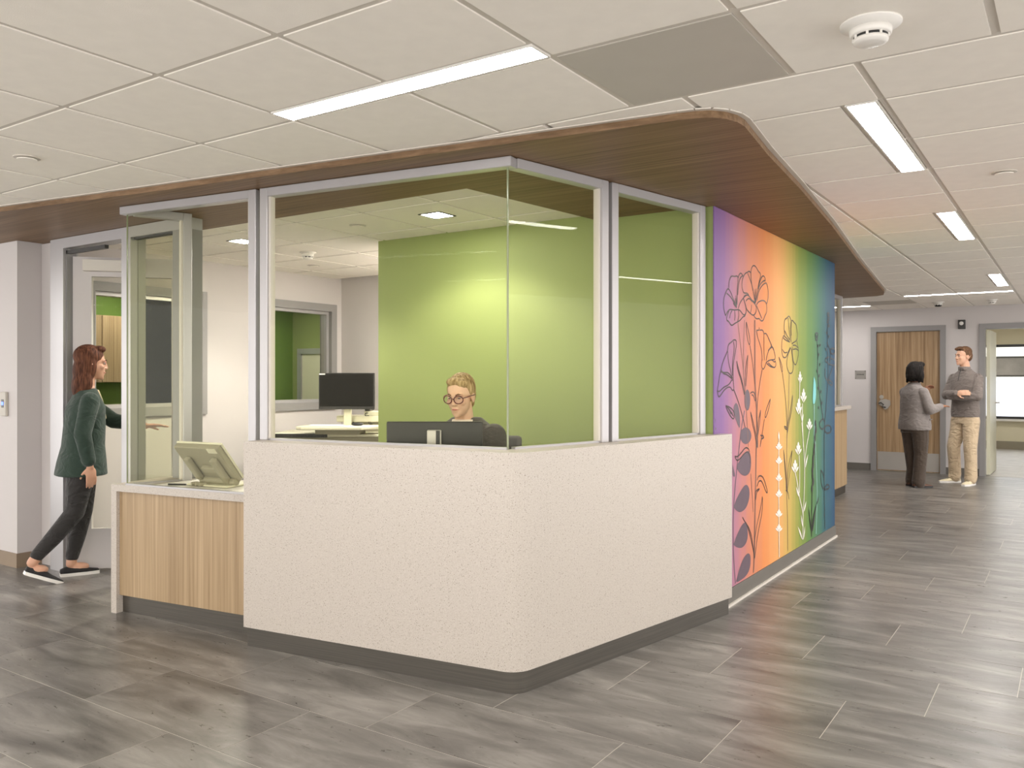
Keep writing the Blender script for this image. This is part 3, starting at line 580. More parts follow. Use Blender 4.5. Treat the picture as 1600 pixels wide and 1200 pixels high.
MURAL = [
 ('k', [4.961,1.77,4.931,1.809,4.925,1.854,4.949,1.894,5.003,1.943,5.053,1.92,5.091,1.889,5.129,1.853,5.161,1.831]),
 ('k', [4.979,1.907,5.053,1.89,5.116,1.861,5.161,1.831]),
 ('k', [5.022,1.942,5.022,1.976,5.053,2.013,5.078,2.021,5.123,2.022,5.168,2.031,5.194,2.023,5.183,1.983,5.172,1.939,5.174,1.887,5.168,1.851]),
 ('k', [5.194,2.023,5.213,2.047,5.246,2.058,5.287,2.041]),
 ('k', [5.183,1.913,5.194,1.962,5.213,2.008,5.246,2.033,5.28,2.043]),
 ('k', [4.961,1.77,4.997,1.797,5.034,1.812,5.078,1.813,5.129,1.814,5.194,1.822,5.233,1.817,5.287,1.794,5.32,1.796,5.341,1.815]),
 ('k', [5.022,1.803,4.985,1.766,4.979,1.741,5.016,1.739,5.053,1.719,5.078,1.715,5.123,1.73,5.168,1.741,5.194,1.747,5.233,1.758,5.287,1.785,5.32,1.786,5.348,1.82]),
 ('k', [5.078,1.808,5.047,1.787,5.034,1.757]),
 ('k', [5.123,1.809,5.135,1.784,5.123,1.749]),
 ('k', [5.194,1.818,5.207,1.784,5.181,1.746]),
 ('k', [5.161,1.831,5.116,1.873]),
 ('k', [5.161,1.831,5.135,1.888]),
 ('k', [5.161,1.831,5.148,1.906]),
 ('k', [5.161,1.831,5.17,1.895]),
 ('k', [5.161,1.831,5.103,1.855]),
 ('k', [5.341,1.815,5.348,1.838,5.314,1.88,5.293,1.905]),
 ('k', [5.194,1.827,5.22,1.864,5.293,1.905,5.355,1.928,5.396,1.927,5.473,1.897]),
 ('k', [5.287,1.94,5.26,1.973,5.266,2.013,5.3,2.047,5.341,2.069,5.361,2.071,5.403,2.087,5.435,2.079]),
 ('k', [5.287,1.94,5.314,1.935,5.368,1.94,5.396,1.929]),
 ('k', [5.481,1.965,5.452,2.017,5.438,2.075,5.452,2.113,5.495,2.135,5.545,2.13,5.597,2.103,5.634,2.098,5.649,2.081,5.612,2.037,5.582,1.984]),
 ('k', [5.375,2.068,5.424,2.033,5.473,1.992,5.502,1.94,5.516,1.905]),
 ('k', [5.597,1.999,5.626,2.039,5.671,2.076,5.702,2.087,5.74,2.078,5.751,2.06]),
 ('k', [5.567,1.945,5.597,1.99,5.641,2.026,5.709,2.054,5.748,2.056]),
 ('k', [5.567,1.908,5.597,1.966,5.656,2.009,5.748,2.043,5.779,2.041,5.81,2.004,5.818,1.957,5.794,1.917,5.776,1.901]),
 ('k', [5.553,1.875,5.589,1.899,5.671,1.917,5.732,1.918,5.771,1.905,5.782,1.878,5.782,1.842,5.74,1.818,5.709,1.788,5.671,1.775,5.634,1.783,5.612,1.793,5.567,1.784,5.524,1.791,5.502,1.803]),
 ('k', [5.56,1.871,5.597,1.846,5.671,1.795]),
 ('k', [5.293,1.905,5.314,1.918,5.355,1.929,5.41,1.923,5.473,1.894,5.524,1.882,5.553,1.866,5.553,1.838,5.524,1.813,5.481,1.803,5.438,1.81,5.389,1.823,5.355,1.834,5.327,1.868,5.293,1.896]),
 ('k', [5.341,1.886,5.368,1.902,5.41,1.91,5.466,1.892]),
 ('k', [5.452,1.872,5.452,1.845,5.431,1.817]),
 ('k', [5.524,1.891,5.495,1.958]),
 ('k', [5.531,1.892,5.524,1.978]),
 ('k', [5.538,1.892,5.553,1.986]),
 ('k', [5.524,1.896,5.506,1.94]),
 ('k', [5.538,1.892,5.57,1.946]),
 ('k', [5.535,1.888,5.466,1.901]),
 ('b', [5.183,1.749,5.224,1.637,5.275,1.503,5.306,1.381,5.348,1.203,5.369,1.078,5.39,0.946]),
 ('b', [5.316,1.763,5.296,1.626,5.296,1.49,5.3,1.381]),
 ('b', [5.514,1.775,5.514,1.353,5.548,1.211,5.559,1.069,5.57,0.927]),
 ('b', [5.53,1.776,5.53,1.353,5.564,1.211,5.577,1.068,5.586,0.926]),
 ('b', [5.44,0.769,5.464,0.649,5.488,0.512]),
 ('b', [5.548,1.013,5.543,0.844,5.53,0.65,5.516,0.424,5.5,0.207,5.49,0.112]),
 ('b', [5.562,1.012,5.554,0.843,5.54,0.649,5.527,0.422,5.514,0.204,5.5,0.112]),
 ('k', [5.348,1.752,5.348,1.697,5.38,1.629,5.412,1.603,5.427,1.631,5.401,1.685,5.348,1.752]),
 ('k', [5.423,1.603,5.477,1.493,5.521,1.353]),
 ('k', [5.555,1.71,5.577,1.665,5.634,1.617,5.669,1.575,5.68,1.511]),
 ('k', [5.559,1.71,5.611,1.711,5.611,1.731]),
 ('k', [5.623,1.713,5.692,1.719,5.722,1.693,5.715,1.606,5.727,1.512]),
 ('k', [5.722,1.693,5.763,1.7,5.811,1.675,5.872,1.633,5.934,1.59]),
 ('k', [5.68,1.525,5.657,1.481,5.692,1.446,5.739,1.468,5.763,1.498]),
 ('k', [5.763,1.512,5.811,1.579,5.897,1.611,5.934,1.601]),
 ('k', [5.763,1.498,5.835,1.517,5.959,1.523]),
 ('k', [5.775,1.494,5.86,1.47,5.959,1.467]),
 ('k', [5.676,1.446,5.623,1.352,5.577,1.246,5.566,1.14,5.555,0.935]),
 ('k', [4.999,1.557,5.008,1.596,5.075,1.615,5.104,1.629,5.163,1.628,5.154,1.581,5.104,1.487,5.095,1.434,5.104,1.355]),
 ('k', [5.104,1.619,5.124,1.58,5.085,1.486,5.085,1.407]),
 ('k', [4.999,1.557,4.933,1.503,4.896,1.464,4.887,1.439,4.86,1.407,4.842,1.356,4.819,1.318,4.851,1.308,4.924,1.336,5.018,1.349,5.075,1.381]),
 ('k', [4.999,1.557,5.008,1.498,5.065,1.421,5.085,1.375]),
 ('k', [4.887,1.439,4.924,1.416,4.98,1.414,5.075,1.388]),
 ('k', [4.878,1.429,4.942,1.423,5.008,1.427,5.085,1.391]),
 ('k', [4.819,1.318,4.842,1.274,4.887,1.292,4.942,1.323,5.037,1.342,5.085,1.312,5.114,1.322,5.104,1.361]),
 ('k', [5.104,1.325,5.193,1.247,5.275,1.15,5.327,1.073]),
 ('k', [5.163,1.498,5.204,1.441,5.275,1.367,5.312,1.285]),
 ('k', [5.163,1.498,5.183,1.441,5.254,1.374,5.308,1.286]),
 ('k', [5.38,1.54,5.337,1.47,5.321,1.354,5.316,1.285]),
 ('k', [5.38,1.54,5.369,1.457,5.337,1.34]),
 ('k', [5.433,1.172,5.466,1.101,5.521,1.029,5.559,0.935]),
 ('k', [5.433,1.172,5.488,1.108,5.559,0.998]),
 ('k', [5.646,1.176,5.588,1.096,5.577,0.933]),
 ('k', [5.646,1.176,5.627,1.095,5.577,0.997]),
 ('k', [5.86,1.248,5.775,1.183,5.739,1.141,5.744,1.119,5.775,1.132,5.847,1.203,5.86,1.248]),
 ('k', [5.727,1.112,5.68,1.02,5.634,0.93]),
 ('k', [5.657,1,5.692,1.007,5.715,0.989,5.669,0.985,5.646,0.965]),
 ('k', [5.427,1.291,5.455,1.301,5.51,1.3,5.543,1.254,5.528,1.236,5.499,1.276,5.455,1.283]),
 ('k', [4.97,1.223,5.027,1.215,5.104,1.193,5.124,1.156,5.104,1.133,5.037,1.165,4.98,1.206,4.97,1.223]),
 ('k', [4.989,1.216,5.046,1.191,5.104,1.156]),
 ('k', [5.037,1.192,5.056,1.171,5.085,1.177]),
 ('k', [5.811,1.671,5.874,1.631,5.882,1.611]),
 ('k', [5.811,1.581,5.858,1.601,5.89,1.614,5.931,1.603,5.98,1.546,5.963,1.521]),
 ('k', [5.811,1.509,5.858,1.519,5.906,1.518,5.947,1.504,5.98,1.512]),
 ('k', [5.811,1.499,5.89,1.474,5.963,1.465,5.996,1.483,5.98,1.512]),
 ('L', [5.427,1.249,5.423,1.225,5.413,1.205,5.398,1.19,5.379,1.182,5.359,1.183,5.341,1.191,5.325,1.207,5.316,1.228,5.312,1.251,5.316,1.275,5.325,1.295,5.341,1.31,5.359,1.318,5.379,1.318,5.398,1.309,5.413,1.294,5.423,1.273]),
 ('L', [5.15,1.238,5.198,1.22,5.224,1.152,5.23,1.064,5.173,1.107,5.118,1.169,5.104,1.216]),
 ('L', [5.451,1.015,5.444,0.997,5.424,0.982,5.394,0.971,5.357,0.967,5.318,0.97,5.282,0.978,5.253,0.992,5.234,1.009,5.228,1.027,5.234,1.045,5.253,1.06,5.282,1.07,5.318,1.075,5.357,1.073,5.394,1.065,5.424,1.051,5.444,1.034]),
 ('L', [4.785,1.406,4.79,1.394,4.785,1.381]),
 ('L', [4.785,1.156,4.798,1.147,4.785,1.131,4.785,1.112]),
 ('L', [4.785,1.103,4.812,1.095,4.785,1.08]),
 ('L', [5.165,0.842,5.226,0.877,5.325,0.919,5.401,0.922,5.448,0.877,5.44,0.785,5.35,0.759,5.25,0.778,5.177,0.817]),
 ('L', [5.106,0.593,5.177,0.649,5.3,0.704,5.363,0.707,5.414,0.671,5.414,0.613,5.35,0.554,5.238,0.54,5.154,0.563]),
 ('L', [5.102,0.36,5.177,0.416,5.275,0.466,5.337,0.466,5.383,0.41,5.37,0.337,5.275,0.31,5.177,0.328]),
 ('L', [5.154,0.124,5.202,0.179,5.287,0.244,5.388,0.265,5.44,0.23,5.427,0.153,5.35,0.118,5.226,0.112,5.165,0.114]),
 ('L', [5.088,0.857,5.13,0.797,5.135,0.777,5.088,0.782]),
 ('l', [5.221,0.983,5.177,0.857,5.13,0.694,5.102,0.562,5.099,0.325,5.13,0.161,5.142,0.112]),
 ('l', [5.316,1.183,5.254,1.083,5.214,0.958]),
 ('k', [5.13,0.905,5.177,0.897,5.25,0.916,5.325,0.947,5.388,0.939,5.414,0.912]),
 ('k', [5.13,0.905,5.165,0.874,5.214,0.878,5.3,0.908,5.375,0.919,5.427,0.878,5.422,0.837]),
 ('k', [5.567,0.714,5.6,0.737,5.655,0.736,5.711,0.713,5.768,0.65,5.802,0.603,5.768,0.607,5.711,0.665,5.655,0.704,5.6,0.702,5.567,0.672]),
 ('k', [5.538,0.586,5.524,0.617,5.546,0.648,5.627,0.652,5.6,0.642,5.559,0.634,5.538,0.586]),
 ('k', [5.275,0.507,5.325,0.467,5.401,0.423,5.466,0.347,5.506,0.206]),
 ('k', [5.337,0.466,5.414,0.388,5.492,0.259,5.506,0.206]),
 ('k', [5.683,0.59,5.641,0.509,5.546,0.394,5.506,0.29,5.506,0.206]),
 ('k', [5.688,0.581,5.683,0.486,5.586,0.362,5.519,0.203]),
 ('k', [5.641,1.008,5.702,1,5.719,0.986,5.669,0.981]),
 ('k', [6.21,1.708,6.189,1.752,6.201,1.808,6.227,1.825,6.272,1.833,6.308,1.853,6.349,1.843,6.371,1.823]),
 ('k', [6.381,1.659,6.353,1.735,6.362,1.802,6.393,1.83,6.455,1.81,6.512,1.8,6.531,1.759,6.556,1.723,6.531,1.68,6.446,1.661,6.39,1.649]),
 ('k', [6.39,1.814,6.371,1.761,6.381,1.71]),
 ('k', [6.299,1.834,6.317,1.759,6.353,1.663]),
 ('k', [6.21,1.738,6.263,1.705,6.335,1.677]),
 ('k', [6.335,1.657,6.281,1.68,6.219,1.691,6.184,1.704,6.149,1.68,6.132,1.64,6.132,1.59,6.149,1.555,6.184,1.541,6.227,1.541,6.263,1.558,6.299,1.584,6.353,1.622]),
 ('k', [6.166,1.686,6.21,1.673,6.317,1.661]),
 ('k', [6.149,1.6,6.201,1.574,6.272,1.583]),
 ('k', [6.362,1.617,6.29,1.568,6.263,1.517,6.259,1.476,6.299,1.446,6.326,1.426,6.399,1.429,6.431,1.463,6.427,1.504,6.399,1.566,6.381,1.612]),
 ('k', [6.399,1.628,6.408,1.566,6.436,1.515,6.483,1.489,6.521,1.506,6.559,1.549,6.579,1.591,6.559,1.639,6.531,1.675]),
 ('k', [6.418,1.639,6.502,1.642,6.559,1.623]),
 ('k', [6.427,1.608,6.521,1.616,6.569,1.602]),
 ('b', [6.325,1.422,6.31,1.223,6.27,0.983,6.264,0.88]),
 ('b', [6.264,0.981,6.258,0.569,6.279,0.377,6.288,0.125]),
 ('k', [6.064,1.542,6.102,1.48,6.14,1.43,6.16,1.455,6.116,1.506,6.064,1.542]),
 ('k', [6.151,1.43,6.234,1.242,6.264,1.069,6.27,0.983]),
 ('k', [6.412,1.265,6.402,1.168,6.325,1.067,6.27,0.983]),
 ('k', [6.412,1.265,6.356,1.152,6.279,1.043]),
 ('k', [6.198,1.042,6.249,1.035,6.27,1.013,6.219,1.024,6.198,1.042]),
 ('k', [6.181,0.871,6.234,0.726,6.249,0.57]),
 ('k', [6.181,0.871,6.204,0.771,6.255,0.586]),
 ('k', [6.402,0.851,6.325,0.779,6.279,0.679,6.264,0.568]),
 ('k', [6.402,0.851,6.35,0.716,6.273,0.567]),
 ('k', [6.234,0.572,6.294,0.556,6.319,0.497]),
 ('w', [6.06,0.985,6.051,0.712,6.06,0.346,6.067,0.112]),
 ('W', [6.057,0.88,6.037,0.896,6.018,0.908,5.976,0.915,5.983,0.902,6.012,0.892]),
 ('W', [6.057,0.891,6.056,0.906,6.051,0.917,6.017,0.927,6.007,0.916,6.026,0.905]),
 ('W', [6.057,0.901,6.074,0.916,6.081,0.927,6.057,0.94,6.034,0.93,6.041,0.918]),
 ('W', [6.057,0.891,6.089,0.901,6.108,0.909,6.098,0.922,6.064,0.916,6.058,0.906]),
 ('W', [6.057,0.88,6.103,0.886,6.133,0.892,6.14,0.904,6.096,0.903,6.077,0.894]),
 ('W', [6.057,0.78,6.037,0.796,6.018,0.808,5.976,0.816,5.983,0.802,6.012,0.792]),
 ('W', [6.057,0.79,6.056,0.806,6.051,0.817,6.017,0.827,6.007,0.816,6.026,0.805]),
 ('W', [6.057,0.801,6.074,0.815,6.081,0.826,6.057,0.839,6.034,0.829,6.041,0.817]),
 ('W', [6.057,0.79,6.089,0.8,6.108,0.808,6.098,0.821,6.064,0.816,6.058,0.805]),
 ('W', [6.057,0.78,6.103,0.785,6.133,0.79,6.14,0.803,6.096,0.802,6.077,0.793]),
 ('W', [6.057,0.656,6.037,0.673,6.018,0.685,5.976,0.694,5.983,0.68,6.012,0.67]),
 ('W', [6.057,0.667,6.056,0.682,6.051,0.694,6.017,0.705,6.007,0.693,6.026,0.682]),
 ('W', [6.057,0.677,6.074,0.691,6.081,0.702,6.057,0.716,6.034,0.707,6.041,0.694]),
 ('W', [6.057,0.667,6.089,0.676,6.108,0.684,6.098,0.697,6.064,0.692,6.058,0.682]),
 ('W', [6.057,0.656,6.103,0.661,6.133,0.665,6.14,0.678,6.096,0.678,6.077,0.669]),
 ('W', [6.057,0.542,6.037,0.559,6.018,0.572,5.976,0.581,5.983,0.567,6.012,0.556]),
 ('W', [6.057,0.553,6.056,0.568,6.051,0.58,6.017,0.591,6.007,0.58,6.026,0.568]),
 ('W', [6.057,0.563,6.074,0.577,6.081,0.588,6.057,0.602,6.034,0.593,6.041,0.581]),
 ('W', [6.057,0.553,6.089,0.561,6.108,0.569,6.098,0.582,6.064,0.578,6.058,0.568]),
 ('W', [6.057,0.542,6.103,0.546,6.133,0.55,6.14,0.563,6.096,0.563,6.077,0.555]),
 ('W', [6.057,0.401,6.037,0.418,6.018,0.431,5.976,0.441,5.983,0.427,6.012,0.416]),
 ('W', [6.057,0.411,6.056,0.427,6.051,0.438,6.017,0.451,6.007,0.44,6.026,0.428]),
 ('W', [6.057,0.422,6.074,0.435,6.081,0.446,6.057,0.46,6.034,0.452,6.041,0.439]),
 ('W', [6.057,0.411,6.089,0.419,6.108,0.426,6.098,0.44,6.064,0.437,6.058,0.426]),
 ('W', [6.057,0.401,6.103,0.404,6.133,0.407,6.14,0.42,6.096,0.421,6.077,0.413]),
 ('W', [6.057,0.296,6.037,0.314,6.018,0.327,5.976,0.337,5.983,0.323,6.012,0.311]),
 ('W', [6.057,0.306,6.056,0.322,6.051,0.333,6.017,0.346,6.007,0.335,6.026,0.323]),
 ('W', [6.057,0.317,6.074,0.33,6.081,0.34,6.057,0.355,6.034,0.347,6.041,0.335]),
 ('W', [6.057,0.306,6.089,0.314,6.108,0.321,6.098,0.335,6.064,0.332,6.058,0.321]),
 ('W', [6.057,0.296,6.103,0.298,6.133,0.301,6.14,0.314,6.096,0.315,6.077,0.308]),
 ('W', [6.053,1.014,6.076,0.975,6.059,0.942,6.036,0.977]),
 ('w', [6.661,1.051,6.712,0.866,6.729,0.792,6.746,0.68,6.729,0.453,6.695,0.348,6.695,0.139]),
 ('w', [6.885,0.976,6.798,0.86,6.746,0.745,6.739,0.681]),
 ('w', [6.585,0.802,6.605,0.693,6.595,0.514]),
 ('w', [6.481,0.677,6.546,0.582,6.595,0.478,6.678,0.377,6.702,0.32]),
 ('W', [6.843,0.792,6.815,0.739,6.753,0.68,6.773,0.742]),
 ('W', [6.787,0.428,6.773,0.384,6.712,0.346,6.732,0.393]),
 ('W', [6.546,0.265,6.628,0.212,6.692,0.13,6.611,0.188]),
 ('W', [6.638,0.342,6.678,0.287,6.695,0.23,6.645,0.282]),
 ('W', [6.753,0.239,6.746,0.176,6.702,0.128,6.719,0.19]),
 ('W', [6.497,0.574,6.562,0.527,6.595,0.478,6.53,0.512]),
 ('w', [6.605,1.361,6.598,1.253,6.611,1.145,6.671,1.061]),
 ('w', [6.678,1.197,6.678,1.061]),
 ('w', [6.678,1.07,6.705,0.859]),
 ('W', [6.611,1.356,6.598,1.376,6.584,1.391,6.549,1.403,6.551,1.387,6.575,1.374]),
 ('W', [6.611,1.373,6.611,1.395,6.607,1.411,6.58,1.426,6.572,1.409,6.587,1.394]),
 ('W', [6.611,1.389,6.624,1.413,6.629,1.432,6.611,1.45,6.594,1.431,6.599,1.413]),
 ('W', [6.611,1.373,6.636,1.394,6.651,1.41,6.643,1.426,6.616,1.411,6.611,1.395]),
 ('W', [6.611,1.356,6.648,1.374,6.672,1.387,6.674,1.403,6.638,1.391,6.625,1.376]),
 ('W', [6.712,1.203,6.693,1.228,6.675,1.246,6.627,1.262,6.63,1.242,6.662,1.226]),
 ('W', [6.712,1.224,6.711,1.251,6.706,1.271,6.669,1.289,6.658,1.269,6.678,1.25]),
 ('W', [6.712,1.244,6.729,1.273,6.736,1.295,6.712,1.317,6.687,1.296,6.695,1.273]),
 ('W', [6.712,1.224,6.746,1.248,6.766,1.267,6.755,1.288,6.718,1.27,6.712,1.251]),
 ('W', [6.712,1.203,6.762,1.224,6.795,1.239,6.798,1.259,6.749,1.245,6.73,1.228]),
 ('W', [6.572,1.114,6.555,1.142,6.537,1.163,6.49,1.181,6.493,1.16,6.524,1.14]),
 ('W', [6.572,1.137,6.572,1.167,6.566,1.19,6.531,1.212,6.52,1.189,6.539,1.167]),
 ('W', [6.572,1.16,6.588,1.193,6.596,1.218,6.572,1.243,6.548,1.219,6.555,1.194]),
 ('W', [6.572,1.137,6.605,1.165,6.624,1.187,6.613,1.21,6.577,1.19,6.572,1.167]),
 ('W', [6.572,1.114,6.621,1.137,6.653,1.155,6.655,1.177,6.608,1.161,6.589,1.141]),
 ('W', [6.885,0.978,6.865,1.001,6.846,1.017,6.797,1.032,6.8,1.014,6.833,0.998]),
 ('W', [6.885,0.995,6.885,1.019,6.879,1.037,6.841,1.055,6.829,1.037,6.85,1.019]),
 ('W', [6.885,1.013,6.903,1.038,6.911,1.057,6.885,1.078,6.86,1.059,6.867,1.04]),
 ('W', [6.885,0.995,6.92,1.016,6.942,1.032,6.93,1.051,6.891,1.037,6.885,1.019]),
 ('W', [6.885,0.978,6.937,0.993,6.971,1.006,6.975,1.024,6.925,1.014,6.905,0.999]),
 ('W', [6.562,0.806,6.543,0.83,6.523,0.848,6.474,0.864,6.478,0.846,6.511,0.829]),
 ('W', [6.562,0.825,6.562,0.85,6.556,0.868,6.518,0.887,6.506,0.869,6.527,0.85]),
 ('W', [6.562,0.843,6.58,0.869,6.588,0.889,6.562,0.911,6.537,0.892,6.544,0.871]),
 ('W', [6.562,0.825,6.598,0.845,6.619,0.861,6.607,0.882,6.568,0.868,6.563,0.85]),
 ('W', [6.562,0.806,6.614,0.821,6.649,0.834,6.652,0.852,6.602,0.843,6.582,0.828]),
 ('W', [6.475,0.676,6.454,0.702,6.434,0.72,6.382,0.737,6.386,0.718,6.421,0.7]),
 ('W', [6.475,0.695,6.475,0.72,6.468,0.74,6.428,0.76,6.416,0.741,6.438,0.721]),
 ('W', [6.475,0.714,6.494,0.74,6.502,0.76,6.475,0.782,6.448,0.764,6.456,0.743]),
 ('W', [6.475,0.695,6.512,0.715,6.535,0.731,6.522,0.752,6.482,0.739,6.475,0.72]),
 ('W', [6.475,0.676,6.53,0.69,6.566,0.702,6.57,0.721,6.517,0.713,6.496,0.698]),
 ('W', [6.712,1.119,6.698,1.078,6.671,1.047,6.671,1.088]),
 ('T', [7.022,1.407,7.084,1.359,7.096,1.244,7.047,1.179,6.985,1.19,7,1.303]),
 ('t', [7.036,1.179,7.029,1.018,7.036,0.827]),
 ('t', [7.051,1.006,7.085,0.794,7.111,0.6,7.133,0.454,7.111,0.265,7.096,0.123]),
 ('X', [7.085,0.985,7.037,1.016,7.07,1.065,7.1,1.02]),
 ('X', [7.074,0.933,7.122,0.959,7.088,1.011,7.059,0.969]),
 ('X', [7.066,0.876,7.018,0.907,7.051,0.956,7.081,0.911]),
 ('X', [7.029,0.812,7.077,0.837,7.044,0.89,7.015,0.848]),
 ('X', [7.037,0.764,6.989,0.796,7.022,0.844,7.051,0.798]),
 ('X', [6.985,0.711,7.033,0.736,7,0.788,6.971,0.747]),
 ('X', [7.011,0.662,6.964,0.694,6.996,0.741,7.026,0.695]),
 ('X', [6.964,0.619,7.011,0.643,6.978,0.696,6.949,0.655]),
 ('X', [6.993,0.569,6.946,0.602,6.978,0.648,7.007,0.602]),
 ('X', [6.993,0.521,7.04,0.545,7.007,0.599,6.978,0.558]),
 ('X', [6.975,0.467,6.928,0.5,6.96,0.547,6.989,0.5]),
 ('X', [6.85,0.383,6.906,0.292,6.953,0.131,6.892,0.247]),
 ('X', [7.096,0.372,7.048,0.254,6.96,0.13,6.985,0.263]),
 ('X', [7.171,0.416,7.156,0.384,7.107,0.356,7.126,0.392]),
 ('x', [7.074,1.033,7.011,0.752,6.964,0.482,6.949,0.122]),
 ('K', [7.122,1.705,7.16,1.591,7.141,1.455,7.186,1.301,7.314,1.074,7.373,1.022]),
 ('K', [7.16,1.75,7.157,1.745,7.149,1.74,7.137,1.736,7.122,1.734,7.107,1.733,7.092,1.734,7.08,1.737,7.072,1.741,7.07,1.746,7.072,1.751,7.08,1.755,7.092,1.759,7.107,1.761,7.122,1.762,7.137,1.761,7.149,1.758,7.157,1.754,7.16,1.75]),
 ('K', [7.148,1.715,7.146,1.711,7.14,1.707,7.131,1.704,7.12,1.702,7.108,1.702,7.098,1.703,7.089,1.705,7.083,1.709,7.081,1.713,7.083,1.717,7.089,1.721,7.098,1.724,7.108,1.726,7.12,1.727,7.131,1.726,7.14,1.723,7.146,1.72,7.148,1.715]),
 ('K', [7.474,1.848,7.474,1.598,7.502,1.509,7.494,1.378,7.433,1.149,7.373,1.002,7.365,0.805]),
 ('K', [7.365,0.922,7.365,0.428,7.373,0.249,7.393,0.117]),
 ('X', [7.16,1.643,7.133,1.657,7.148,1.675,7.175,1.659]),
 ('X', [7.217,1.649,7.244,1.666,7.228,1.683,7.201,1.664]),
 ('X', [7.171,1.571,7.198,1.587,7.182,1.604,7.156,1.586]),
 ('X', [7.205,1.489,7.232,1.505,7.217,1.522,7.19,1.504]),
 ('X', [7.133,1.435,7.107,1.45,7.122,1.468,7.148,1.451]),
 ('X', [7.186,1.397,7.213,1.412,7.198,1.43,7.171,1.412]),
 ('X', [7.16,1.295,7.133,1.311,7.148,1.328,7.175,1.311]),
 ('X', [7.244,1.265,7.271,1.281,7.255,1.298,7.228,1.281]),
 ('X', [7.186,1.136,7.16,1.152,7.175,1.169,7.201,1.151]),
 ('X', [7.275,1.172,7.302,1.187,7.286,1.205,7.259,1.188]),
 ('X', [7.421,1.621,7.393,1.636,7.409,1.654,7.437,1.637]),
 ('X', [7.515,1.734,7.544,1.751,7.527,1.769,7.498,1.749]),
 ('X', [7.441,1.761,7.413,1.776,7.429,1.794,7.457,1.778]),
 ('K', [7.531,1.942,7.527,1.936,7.515,1.931,7.498,1.929,7.482,1.929,7.47,1.933,7.466,1.938,7.47,1.944,7.482,1.949,7.498,1.951,7.515,1.951,7.527,1.948,7.531,1.942]),
 ('K', [7.548,1.913,7.543,1.906,7.529,1.901,7.511,1.898,7.492,1.899,7.479,1.902,7.474,1.909,7.479,1.915,7.492,1.921,7.511,1.923,7.529,1.923,7.543,1.919,7.548,1.913]),
 ('K', [7.519,1.879,7.514,1.873,7.502,1.868,7.486,1.866,7.47,1.867,7.458,1.87,7.453,1.875,7.458,1.881,7.47,1.886,7.486,1.888,7.502,1.888,7.514,1.884,7.519,1.879]),
 ('K', [7.548,1.844,7.544,1.839,7.533,1.835,7.519,1.833,7.504,1.834,7.494,1.837,7.49,1.841,7.494,1.846,7.504,1.851,7.519,1.853,7.533,1.852,7.544,1.849,7.548,1.844]),
 ('K', [7.393,1.542,7.433,1.567,7.535,1.575]),
 ('K', [7.393,1.542,7.453,1.528,7.556,1.509,7.735,1.507]),
 ('K', [7.577,1.53,7.556,1.57,7.64,1.562,7.725,1.553]),
 ('K', [7.735,1.631,7.735,1.622,7.727,1.614,7.704,1.608,7.676,1.605,7.646,1.604,7.619,1.606,7.596,1.611,7.582,1.618,7.577,1.626,7.582,1.635,7.596,1.642,7.619,1.648,7.646,1.652,7.676,1.653,7.704,1.651,7.727,1.646,7.735,1.639,7.735,1.631]),
 ('K', [7.453,1.698,7.535,1.66,7.577,1.601,7.569,1.57]),
 ('K', [7.373,1.472,7.413,1.448,7.365,1.418,7.494,1.358,7.619,1.327,7.67,1.347,7.577,1.373,7.494,1.378]),
 ('K', [7.682,1.501,7.502,1.378]),
 ('K', [7.314,1.054,7.217,1.029,7.198,1.01,7.236,0.974,7.353,0.964,7.393,1.021,7.314,1.054]),
 ('K', [7.61,0.951,7.603,0.94,7.583,0.93,7.552,0.924,7.514,0.922,7.474,0.924,7.437,0.93,7.407,0.939,7.388,0.951,7.381,0.962,7.388,0.974,7.407,0.983,7.437,0.989,7.474,0.991,7.514,0.99,7.552,0.984,7.583,0.975,7.603,0.963,7.61,0.951]),
 ('K', [7.255,0.63,7.334,0.589,7.365,0.527]),
 ('K', [7.255,0.63,7.236,0.569,7.314,0.453,7.577,0.445,7.494,0.489,7.413,0.482,7.365,0.448]),
 ('K', [7.393,0.296,7.353,0.232]),
]
# ================================================================== mural
mural = thing('wall_mural_print', 'rainbow gradient mural with line-drawn flowers on the corridor wall', 'mural', (0, 0, 0))
obj('mural_panel', box(-1.772, -1.766, 4.770, 7.743, .102, SOF), M['mural'], mural)
INK = {'k': ('flower_outline', .0085, rgb(52, 36, 34)), 'b': ('stem_line', .010, rgb(132, 90, 74)), 'K': ('outline_plant', .0145, rgb(18, 34, 42)), 'l': ('leaf_stem', .014, rgb(98, 76, 92)),
       'w': ('white_stem', .015, rgb(236, 230, 214)), 't': ('teal_stem', .017, rgb(150, 196, 184)), 'x': ('black_stem', .016, rgb(26, 26, 22)),
       'L': ('round_leaf', 0, rgb(98, 80, 92)), 'W': ('white_blossom', 0, rgb(244, 238, 228)), 'T': ('teal_flower_spike', 0, rgb(122, 204, 206)), 'X': ('black_leaf', 0, rgb(22, 22, 18))}
def smooth_pts(p, it=2):
    for _ in range(it):
        q = [p[0]]
        for a, b in zip(p, p[1:]): q += [a*.75+b*.25, a*.25+b*.75]
        q.append(p[-1]); p = q
    return p
def ribbon(bm, pts, w, x):
    vs = []
    for i, p in enumerate(pts):
        d = (pts[min(i+1, len(pts)-1)]-pts[max(i-1, 0)])
        if d.length < 1e-6: d = Vector((0, 1))
        d.normalize(); n = Vector((-d.y, d.x))*w/2
        vs.append((bm.verts.new((x, p.x+n.x, p.y+n.y)), bm.verts.new((x, p.x-n.x, p.y-n.y))))
    for (a, b), (c, d) in zip(vs, vs[1:]): bm.faces.new((a, b, d, c))
layers = 'lLbkKtTwWxX'
